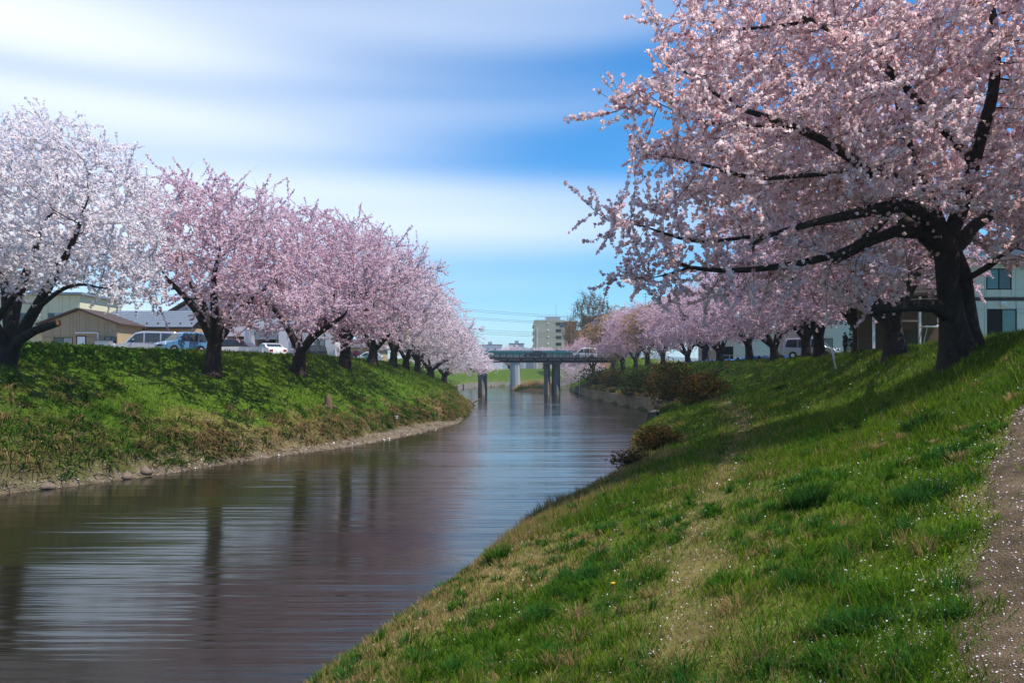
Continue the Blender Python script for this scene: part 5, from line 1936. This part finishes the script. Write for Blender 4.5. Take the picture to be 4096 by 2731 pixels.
bx('wall', db, (-1.5, 0, 0), (1.7, 3, 2.6), M['brown'])
bx('doorway_shade', db, (-.9, -.04, 0), (.1, -.003, 2.1), M['dark'])  # flat near-black slab, doorway shade painted onto the wall
MB().prism_y([(-1.9, 2.6), (2.1, 2.6), (.1, 3.5)], -.4, 3.4).build('roof', M['steel'], db)

# apartment block beyond the bridge
ap = thing('apartment_block', 'beige five storey apartment block with stair windows beyond the bridge', 'building', (9.2, 330, G0 - .1))
H = 20.6
bx('wall', ap, (0, 0, 0), (12.6, 14, H), M['aptwall'])
bx('side_bay', ap, (12.6, 1.0, 0), (17.5, 14, H - .4), M['orange'])
bx('rear_wing', ap, (17.5, 4.0, 0), (34, 14, H - 4), M['orange'])
for k in range(5):
    zc = H - 1.4 - k * 2.78
    MB().tube([(5.8, -.12, zc), (5.8, -.02, zc)], .38, 12).build('vent_disc', M['whitepaint'], ap)
    wdt = 3.4 if k == 0 else 1.6
    bx('stair_opening_shade', ap, (9.0, -.05, zc - .9), (9.0 + wdt + .6, -.003, zc + .35), M['dark'])  # near-black slab that paints an opening's shade onto the facade
    bx('pane', ap, (10.6, -.08, zc - 1.7), (12.3, -.053, zc + .1), M['glass']) if k == 0 else None
    bx('balcony', ap, (-.5, .6, zc - 1.6), (-.003, 12, zc - .5), M['aptwall'])
MB().tube([(1.15, -.1, H - 3), (1.15, -.1, 0)], 0.12, 6).build('drain_pipe', M['whitepaint'], ap)
for k in range(10):
    bx('roof_rail_post', ap, (1.5 + k * 1.35, .6, H), (1.6 + k * 1.35, .7, H + 1.3), M['alum'])
bx('roof_rail', ap, (1.5, .6, H + 1.303), (13.8, .7, H + 1.4), M['alum'])
bx('tank_room', ap, (5, 4, H), (11, 9, H + 1.6), M['alum'])
MB().tube([(9.2, 3, H), (9.2, 3, H + 7)], .09, 5).build('antenna', M['alum'], ap)
rb = thing('brick_tower', 'red brown building behind the tall leafless tree', 'building', (34.5, 345, G0 - .1))
bx('wall', rb, (-3.5, 0, 0), (3.5, 8, 22.5), M['redbrown'])
bx('parapet', rb, (-3.8, -.3, 22.5), (3.8, 8.3, 23.1), M['orange'])
for zz in (6, 10, 14, 18):
    window(rb, -1.5, 1.5, zz, zz + 1.6, -.003, 2, 'alum')
for x, y, w, h, lab, mt in [(-12, 430, 13, 13.5, 'distant pale block left of the hills over the bridge', 'white'), (2.5, 440, 8, 14.5, 'distant pale block with roof tanks over the bridge', 'alum'), (10, 390, 6, 9, 'small distant grey roof left of the apartment block', 'slate'), (21, 420, 12, 9, 'distant pale house right of the small grey roof', 'white')]:
    t = thing('distant_building', lab, 'building', (x, y, G0 - .1), 0, 'distant buildings')
    bx('wall', t, (-w / 2, 0, 0), (w / 2, 10, h), M[mt])
    bx('roof', t, (-w / 2 - .3, -.3, h), (w / 2 + .3, 10.3, h + .5), M['slate'])
    for q in range(3):
        bx('window', t, (-w / 2 + .8 + q * w / 3.4, -.08, h - 3), (-w / 2 + 2.2 + q * w / 3.4, -.003, h - 1.6), M['glass'])
    bx('roof_tank', t, (-1, 2, h + .5), (1.2, 4, h + 2), M['alum'])

# hills
hx = np.linspace(-1600, 1700, 120)
hy = np.linspace(1500, 2300, 12)
HX, HY = np.meshgrid(hx, hy)
prof = 44 + 16 * np.sin(HX / 170 + 0.9) + 9 * np.sin(HX / 61 + 2) + 5 * np.sin(HX / 23)
HZ = 5 + np.maximum(0, prof) * np.sin(np.clip((HY - 1500) / 800, 0, 1) * math.pi * 0.55)
i = np.arange(HX.size).reshape(HX.shape)
F = np.stack([i[:-1, :-1], i[:-1, 1:], i[1:, 1:], i[1:, :-1]], -1).reshape(-1, 4)
tag(obj('hills', mesh_np('hills', np.stack([HX, HY, HZ], -1).reshape(-1, 3), F, M['hill'], smooth=True)), 'distant blue hills', None, None, 'structure')

# power lines with their poles
def pole(x, y, h, lab, arms=2):
    t = thing('utility_pole', lab, 'pole', (x, y, G0 - .2), 0, 'utility poles')
    MB().tube([(0, 0, 0), (0, 0, h)], [.2, .12], 8).build('shaft', M['flange'], t)
    for k in range(arms):
        bx('cross_arm', t, (-1.0, -.16, h - .6 - k * 1.2), (1.0, -.122, h - .48 - k * 1.2), M['steel'])
        for s in (-.9, 0, .9):
            MB().tube([(s, -.14, h - .48 - k * 1.2), (s, -.14, h - .25 - k * 1.2)], .05, 6).build('insulator', M['whitepaint'], t)


pole(-38, 300, 32, 'tall utility pole hidden by the left bank blossoms')
pole(52, 310, 30, 'tall utility pole beyond the right bank trees')
pole(-59.0, 120, 11.5, 'utility pole between the tan workshop and the pink tree')
for k, (za, zb, sag, dy_, lab) in enumerate([(30.2, 25.6, 1.2, 0, 'uppermost power line across the sky above the bridge'), (29.6, 24.9, 1.2, .5, 'second power line from the top above the bridge'),
                                             (26.9, 22.9, 1.0, 0, 'third power line from the top above the bridge'), (26.3, 22.4, 1.0, .5, 'fourth power line from the top above the bridge'),
                                             (22.2, 18.6, .8, 0, 'fifth power line from the top above the bridge'), (21.4, 17.9, .8, .5, 'sixth power line from the top above the bridge'), (20.6, 17.2, .8, 0, 'lowest power line above the bridge')]):
    pts = [(-38 + 90 * f, 300 + 10 * f + dy_, za + (zb - za) * f - 4 * sag * f * (1 - f)) for f in np.linspace(0, 1, 14)]
    tag(MB().tube(np.array(pts), .045, 4).build('power_line', M['steel']), lab, 'power line', 'power lines above the bridge')
for k, (za, lab) in enumerate([(16.2, 'upper power line between the tan workshop and the pink tree'), (15.0, 'lower power line between the tan workshop and the pink tree')]):
    pts = [(-59 + 40 * f, 120 - 6 * f, za - 3 * f * (1 - f)) for f in np.linspace(0, 1, 10)]
    tag(MB().tube(np.array(pts), .03, 4).build('power_line', M['steel']), lab, 'power line', 'power lines over the left houses')

# ------------------------------------------------------------------ vehicles
STY = {
    'kei': dict(L=3.4, W=1.48, H=1.62, prof=[(.5, .16), (.505, .40), (.47, .52), (.27, .60), (.11, .95), (-.02, 1.0), (-.38, .985), (-.47, .90), (-.5, .56), (-.5, .16)], ws=(3, 4), rear=(7, 8), belt=.58,
                side=[[(.22, .60), (.10, .90), (-.03, .93), (-.03, .60)], [(-.05, .60), (-.05, .93), (-.24, .92), (-.24, .60)], [(-.26, .60), (-.26, .92), (-.40, .90), (-.44, .62)]]),
    'sedan': dict(L=4.6, W=1.76, H=1.45, prof=[(.5, .18), (.505, .42), (.47, .54), (.2, .64), (.03, .95), (-.06, 1.0), (-.2, .97), (-.36, .70), (-.48, .66), (-.5, .5), (-.5, .18)], ws=(3, 4), rear=(6, 7), belt=.62,
                  side=[[(.16, .66), (.02, .91), (-.06, .94), (-.06, .66)], [(-.08, .66), (-.08, .94), (-.19, .92), (-.30, .68)]]),
    'van': dict(L=4.7, W=1.72, H=1.92, prof=[(.5, .15), (.505, .36), (.47, .46), (.34, .52), (.18, .92), (.06, 1.0), (-.42, .985), (-.48, .9), (-.5, .5), (-.5, .15)], ws=(3, 4), rear=(7, 8), belt=.52,
                side=[[(.30, .54), (.17, .88), (.05, .92), (.05, .54)], [(.03, .54), (.03, .92), (-.2, .92), (-.2, .54)], [(-.22, .54), (-.22, .92), (-.42, .90), (-.45, .56)]]),
    'hatch': dict(L=4.1, W=1.7, H=1.52, prof=[(.5, .17), (.505, .42), (.46, .54), (.22, .63), (.05, .95), (-.05, 1.0), (-.34, .97), (-.46, .70), (-.5, .6), (-.5, .17)], ws=(3, 4), rear=(6, 7), belt=.62,
                  side=[[(.18, .64), (.04, .91), (-.05, .94), (-.05, .64)], [(-.07, .64), (-.07, .94), (-.24, .93), (-.24, .64)], [(-.26, .64), (-.26, .92), (-.33, .90), (-.41, .68)]]),
}


def car(label, cat, style, loc, heading, paint, plate='whitepaint', group='cars parked on the left bank', name='parked_car'):
    S = STY[style]
    L, W_, H_ = S['L'], S['W'], S['H']
    t = thing(name, label, cat, loc, heading, group)
    P = [(a * L, b * H_) for a, b in S['prof']]
    belt = S['belt'] * H_

    def hw(z):
        return W_ / 2 * (1 - (0.17 * max(0, z - belt) / (H_ - belt)) - 0.05 * max(0, (0.35 * H_ - z)) / (0.35 * H_))

    cx = 0.0
    czm = 0.5 * H_
    rings = []
    for yy, k in ((-1, 0.93), (-0.9, 1.0), (0.9, 1.0), (1, 0.93)):
        ring = []
        for a, z in P:
            ring.append((cx + (a - cx) * (0.97 if k < 1 else 1), hw(z) * yy, czm + (z - czm) * (k if z > czm else 0.97 if k < 1 else 1)))
        rings.append(ring)
    m = MB()
    n = len(P)
    for r_ in rings:
        m.v += r_
    for s in range(3):
        for k in range(n):
            j = (k + 1) % n
            m.f.append((s * n + k, s * n + j, (s + 1) * n + j, (s + 1) * n + k))
    m.f.append(tuple(reversed(range(n))))
    m.f.append(tuple(3 * n + k for k in range(n)))
    m.build('body', paint, t)

    def cross(i0, i1, name, mat, inset=0.12, proud=0.012):
        (xa, za), (xb, zb) = P[i0], P[i1]
        d = np.array([xb - xa, zb - za])
        nn = np.array([d[1], -d[0]]) / np.linalg.norm(d)
        if nn[1] < 0:
            nn = -nn
        q = []
        for f in (inset, 1 - inset):
            q.append((xa + d[0] * f + nn[0] * proud, za + d[1] * f + nn[1] * proud))
        (xa, za), (xb, zb) = q
        m = MB()
        m.poly([(xa, -hw(za) * .86, za), (xa, hw(za) * .86, za), (xb, hw(zb) * .84, zb), (xb, -hw(zb) * .84, zb)])
        m.build(name, M[mat], t)

    cross(*S['ws'], 'windscreen', 'glass', 0.08)
    cross(*S['rear'], 'rear_window', 'glass', 0.12)
    for s in (-1, 1):
        for poly in S['side']:
            m = MB()
            pts = [(a * L, b * H_) for a, b in poly]
            m.poly([(a, s * (hw(z) * 1.0 + 0.006), z) for a, z in (pts if s < 0 else pts[::-1])])
            m.build('side_window', M['glass'], t)
        for fx in (.315, -.30):
            w = MB().tube([(fx * L, s * (W_ / 2 - .19), .30), (fx * L, s * (W_ / 2 + .012), .30)], .30, 16).build('wheel', M['tyre'], t)
            MB().tube([(fx * L, s * (W_ / 2 + .013), .30), (fx * L, s * (W_ / 2 + .03), .30)], [.19, .15], 10).build('rim', M['rim'], w)
        MB().tube([(fx * 0 + .315 * L, s * (W_ / 2 - .12), .31), (.315 * L, s * (W_ / 2 + .004), .31)], .36, 16).build('wheel_arch', M['tyre'], t)
        MB().tube([(-.30 * L, s * (W_ / 2 - .12), .31), (-.30 * L, s * (W_ / 2 + .004), .31)], .36, 16).build('wheel_arch', M['tyre'], t)
        MB().box((.495 * L, s * W_ * .33, .46 * H_), (.10, .34, .15)).build('headlight', M['headlight'], t)
        MB().box((-.497 * L, s * W_ * .36, .50 * H_), (.06, .30, .20 if style != 'van' else .4)).build('taillight', M['taillight'], t)
        MB().box((.20 * L, s * (W_ / 2 + .09), .66 * H_), (.10, .17, .13)).build('mirror', paint, t)
        MB().box((-.06 * L, s * (W_ / 2 + .0), .55 * H_), (.16, .03, .03)).build('door_handle', M['alum'], t)
    MB().box((.503 * L, 0, .40 * H_), (.05, .62, .12)).build('grille', M['tyre'], t)
    MB().box((.503 * L, 0, .20 * H_), (.09, W_ * .9, .14)).build('front_bumper', paint, t)
    MB().box((-.503 * L, 0, .22 * H_), (.09, W_ * .92, .18)).build('rear_bumper', paint, t)
    MB().box((.528 * L, -.25 if plate == 'yellow' else 0, .27 * H_), (.03, .33, .17)).build('number_plate', M[plate], t)
    MB().box((-.527 * L, 0, .36 * H_), (.03, .33, .17)).build('number_plate', M[plate], t)
    return t


g0 = G0 - 0.02
pb_, ps, pm, pw, pk, pg, pd = carpaint('pale_blue_paint', (0.10, 0.26, 0.46)), carpaint('silver_paint', (0.50, 0.50, 0.56), .5), carpaint('maroon_paint', (0.07, 0.018, 0.022)), carpaint('white_car_paint', (0.78, 0.78, 0.80), 0), carpaint('black_paint', (0.012, 0.012, 0.014)), carpaint('dark_green_paint', (0.03, 0.055, 0.05)), carpaint('charcoal_paint', (0.03, 0.03, 0.032))
car('small pale blue boxy car with yellow plate between workshop and tree', 'car', 'kei', (-23.6, 57.0, g0), R(235), pb_, 'yellow')
car('silver minivan in front of the tan workshop', 'van', 'van', (-28.3, 62.0, g0), R(196), ps)
car('dark maroon hatchback behind the low white wall', 'car', 'hatch', (-23.6, 66.5, g0), R(172), pm)
car('white sedan seen from behind before the garage opening', 'car', 'sedan', (-22.6, 74.0, g0), R(128), pw)
car('small black boxy car with yellow plate right of the white sedan', 'car', 'kei', (-21.3, 84.0, g0), R(232), pk, 'yellow')
car('dark green hatchback half hidden by a trunk near the walker', 'car', 'hatch', (-19.9, 90.0, g0), R(240), pg)
car('white hatchback beyond the walker with the red bag', 'car', 'hatch', (-19.6, 108.0, g0), R(180), pw)
car('silver minivan parked on the right crest behind the trunks', 'van', 'van', (27.6, 73.5, g0), R(325), ps, group='cars parked on the right bank')
car('white hatchback at the right end of the bridge behind trunks', 'car', 'hatch', (27.5, 168, g0 + .6), R(180), pw, group='cars parked on the right bank')
car('dark grey sedan driving across the bridge', 'car', 'sedan', (4.6, 158.2, DZ + .01), R(180), pd, group='cars on the bridge', name='car')
car('white boxy van driving across the bridge', 'van', 'van', (14.4, 158.2, DZ + .01), R(180), pw, group='cars on the bridge', name='car')

# teal tarp heap behind the walker
V = np.array([(-.9, 0, 0), (0, -.5, 0), (.9, 0, 0), (0, .5, 0), (-.3, -.1, .55), (.45, .1, .95), (.55, .15, .55)])
F = np.array([(0, 1, 4), (1, 2, 5), (1, 5, 4), (2, 3, 5), (3, 0, 4), (3, 4, 5)])
tag(obj('tarp', mesh_np('teal_tarp', V, F, M['teal']), None, (-19.3, 103, g0)), 'small teal tarp heap right of the walker', 'tarp')

# ------------------------------------------------------------------ people
def skin_mesh(name, verts, edges, radii, mat, parent):
    me = bpy.data.meshes.new(name)
    me.from_pydata([tuple(map(float, v)) for v in verts], edges, [])
    me.update()
    o = obj(name, me, parent)
    md = o.modifiers.new('skin', 'SKIN')
    for i, r in enumerate(radii):
        sv = me.skin_vertices[0].data[i]
        sv.radius = (r, r) if np.isscalar(r) else r
        sv.use_root = i == 0
    sb = o.modifiers.new('sub', 'SUBSURF')
    sb.levels = sb.render_levels = 1
    md.use_smooth_shade = True
    me.materials.append(mat)
    return o


def person(label, loc, rz, jacket, trousers, pose='stand', h=1.65, group='people'):
    t = thing('person', label, 'person', loc, rz, group)
    k = h / 1.7
    if pose == 'squat':
        hip, knee, ank = (0, 0.05, .30), (.16, .32, .48), (.14, .12, .08)
        chest, neck, head = (0, .14, .62), (0, .18, .84), (0, .22, 1.0)
        sh, el, ha = (.19, .15, .78), (.24, .34, .62), (.12, .52, .58)
    elif pose == 'fish':
        hip, knee, ank = (0, 0, .92), (.10, .04, .50), (.11, 0, .08)
        chest, neck, head = (0, .02, 1.25), (0, .02, 1.46), (0, .06, 1.60)
        sh, el, ha = (.19, .02, 1.40), (.24, .12, 1.14), (.14, .36, 1.12)
    else:
        hip, knee, ank = (0, 0, .92), (.10, .03, .50), (.10, 0, .08)
        chest, neck, head = (0, .01, 1.25), (0, .01, 1.46), (0, .03, 1.60)
        sh, el, ha = (.19, 0, 1.40), (.25, .02, 1.12), (.24, .10, .86)

    def mir(p, s):
        return (p[0] * s * k, p[1] * k, p[2] * k)

    # body: trunk, legs, arms with hands and fingers, neck and head in one skin
    v, e, r = [mir(hip, 1)], [], [(.15 * k, .11 * k)]

    def add(p, par_, rad):
        v.append(p)
        e.append((par_, len(v) - 1))
        r.append(rad)
        return len(v) - 1

    c = add(mir(chest, 1), 0, (.16 * k, .11 * k))
    nk_ = add(mir(neck, 1), c, .055 * k)
    hd = add(mir((head[0], head[1], head[2] - .03), 1), nk_, .085 * k)
    add(mir((head[0], head[1] + .01, head[2] + .09), 1), hd, .08 * k)
    for s in (-1, 1):
        kn = add(mir(knee, s), 0, .07 * k)
        an = add(mir(ank, s), kn, .045 * k)
        add((mir(ank, s)[0], mir(ank, s)[1] + .16 * k, .04 * k), an, .04 * k)
        shd = add(mir(sh, s), c, .06 * k)
        elb = add(mir(el, s), shd, .045 * k)
        hn = add(mir(ha, s), elb, .035 * k)
        hx_, hy_, hz_ = mir(ha, s)
        fd = np.array(mir(ha, s)) - np.array(mir(el, s))
        fd = fd / np.linalg.norm(fd)
        for q in range(5):
            o_ = np.array([(q - 2) * .022, .012 if q == 0 else 0, 0]) * k
            add(tuple(np.array([hx_, hy_, hz_]) + fd * (.07 if q == 0 else .11 - .01 * abs(q - 2)) * k + o_), hn, .009 * k)
    skin_mesh('body', v, e, r, M['skin'], t)
    # jacket over torso and arms
    v, e, r = [mir((hip[0], hip[1], hip[2] - .10), 1)], [], [(.19 * k, .15 * k)]
    add(mir((hip[0], hip[1], hip[2] - .16), 1), 0, (.19 * k, .15 * k))
    c = add(mir(chest, 1), 0, (.20 * k, .15 * k))
    add(mir((neck[0], neck[1], neck[2] - .03), 1), c, .09 * k)
    for s in (-1, 1):
        shd = add(mir(sh, s), c, .085 * k)
        elb = add(mir(el, s), shd, .068 * k)
        add(tuple(np.array(mir(el, s)) * .2 + np.array(mir(ha, s)) * .8), elb, .055 * k)
    skin_mesh('jacket', v, e, r, M[jacket], t)
    v, e, r = [mir(hip, 1)], [], [(.17 * k, .13 * k)]
    add(mir((hip[0], hip[1], hip[2] + .08), 1), 0, (.16 * k, .12 * k))
    for s in (-1, 1):
        kn = add(mir(knee, s), 0, .088 * k)
        add(mir((ank[0], ank[1], ank[2] + .05), s), kn, .068 * k)
    skin_mesh('trousers', v, e, r, M[trousers], t)
    # hair cap, nose, shoes
    v = [mir((head[0], head[1] - .03, head[2] + .02), 1), mir((head[0], head[1] - .02, head[2] + .12), 1)]
    skin_mesh('hair', v, [(0, 1)], [.10 * k, .09 * k], M['hair'], t)
    MB().box(mir((head[0], head[1] + .10, head[2] + .03), 1), (.03, .04, .05)).build('nose', M['skin'], t)
    for s in (-1, 1):
        MB().box((mir(ank, s)[0], mir(ank, s)[1] + .08 * k, .045 * k), (.10 * k, .28 * k, .09 * k)).build('shoe', M['blackcloth'], t)
    return t


wx, wy = (1423 - 2048) / FPX * 98, 98.0
person('walker in navy jacket with a red bag, seen from behind', (wx, wy, hz(wx, wy)), R(0), 'navy', 'denim')
bg = thing('shoulder_bag', 'bright red bag on the back of the walker in navy', 'bag', (wx - .02, wy - .24, hz(wx, wy) + .95))
m = MB()
m.prism_y([(-.18, 0), (.18, 0), (.20, .10), (.16, .24), (-.16, .24), (-.20, .10)], -.07, .07)
m.build('bag_body', M['red'], bg)
MB().tube([(-.15, 0, .23), (-.10, .1, .42), (.04, .16, .5), (.15, .05, .23)], .018, 5).build('strap', M['red'], bg)
person('fisher in dark brown clothes standing on the island', (6.9, 179.2, hz(6.9, 179.2) - .03), R(115), 'browncloth', 'blackcloth', 'fish')
rod = thing('fishing_rod', 'thin dark rod held by the fisher on the island', 'rod', (6.5, 179.0, hz(6.9, 179.2) + 1.1))
MB().tube([(0, 0, 0), (-1.2, -.4, .9), (-2.4, -.8, 1.6)], [.02, .014, .006], 5).build('rod_blank', M['steel'], rod)
MB().tube([(0.0, -.03, -.02), (0, .03, -.02)], .05, 8).build('reel', M['steel'], rod)
sx_, sy_ = (2654 - 2048) / FPX * 108, 108.0
person('person in dark clothes squatting on the grassy right bank', (sx_, sy_, hz(sx_, sy_)), R(150), 'blackcloth', 'browncloth', 'squat')
px_, py_ = (3382 - 2048) / FPX * 57, 57.0
person('person in black jacket standing under the right bank trees', (px_, py_, hz(px_, py_)), R(90), 'blackcloth', 'denim')

# ------------------------------------------------------------------ haze
hm = bpy.data.materials.new('haze_air')
hm.use_nodes = True
hn = hm.node_tree
hn.nodes.clear()
ho = hn.nodes.new('ShaderNodeOutputMaterial')
hv = hn.nodes.new('ShaderNodeVolumePrincipled')
hv.inputs['Color'].default_value = (0.80, 0.90, 1.0, 1)
hv.inputs['Density'].default_value = 0.00032
hv.inputs['Anisotropy'].default_value = 0.2
hn.links.new(hv.outputs[0], ho.inputs['Volume'])
hz_o = MB().lohi((-3600, -310, -3.0), (3600, 4300, 95)).build('haze', hm)
tag(hz_o, 'thin bluish spring haze', 'haze', None, 'stuff')
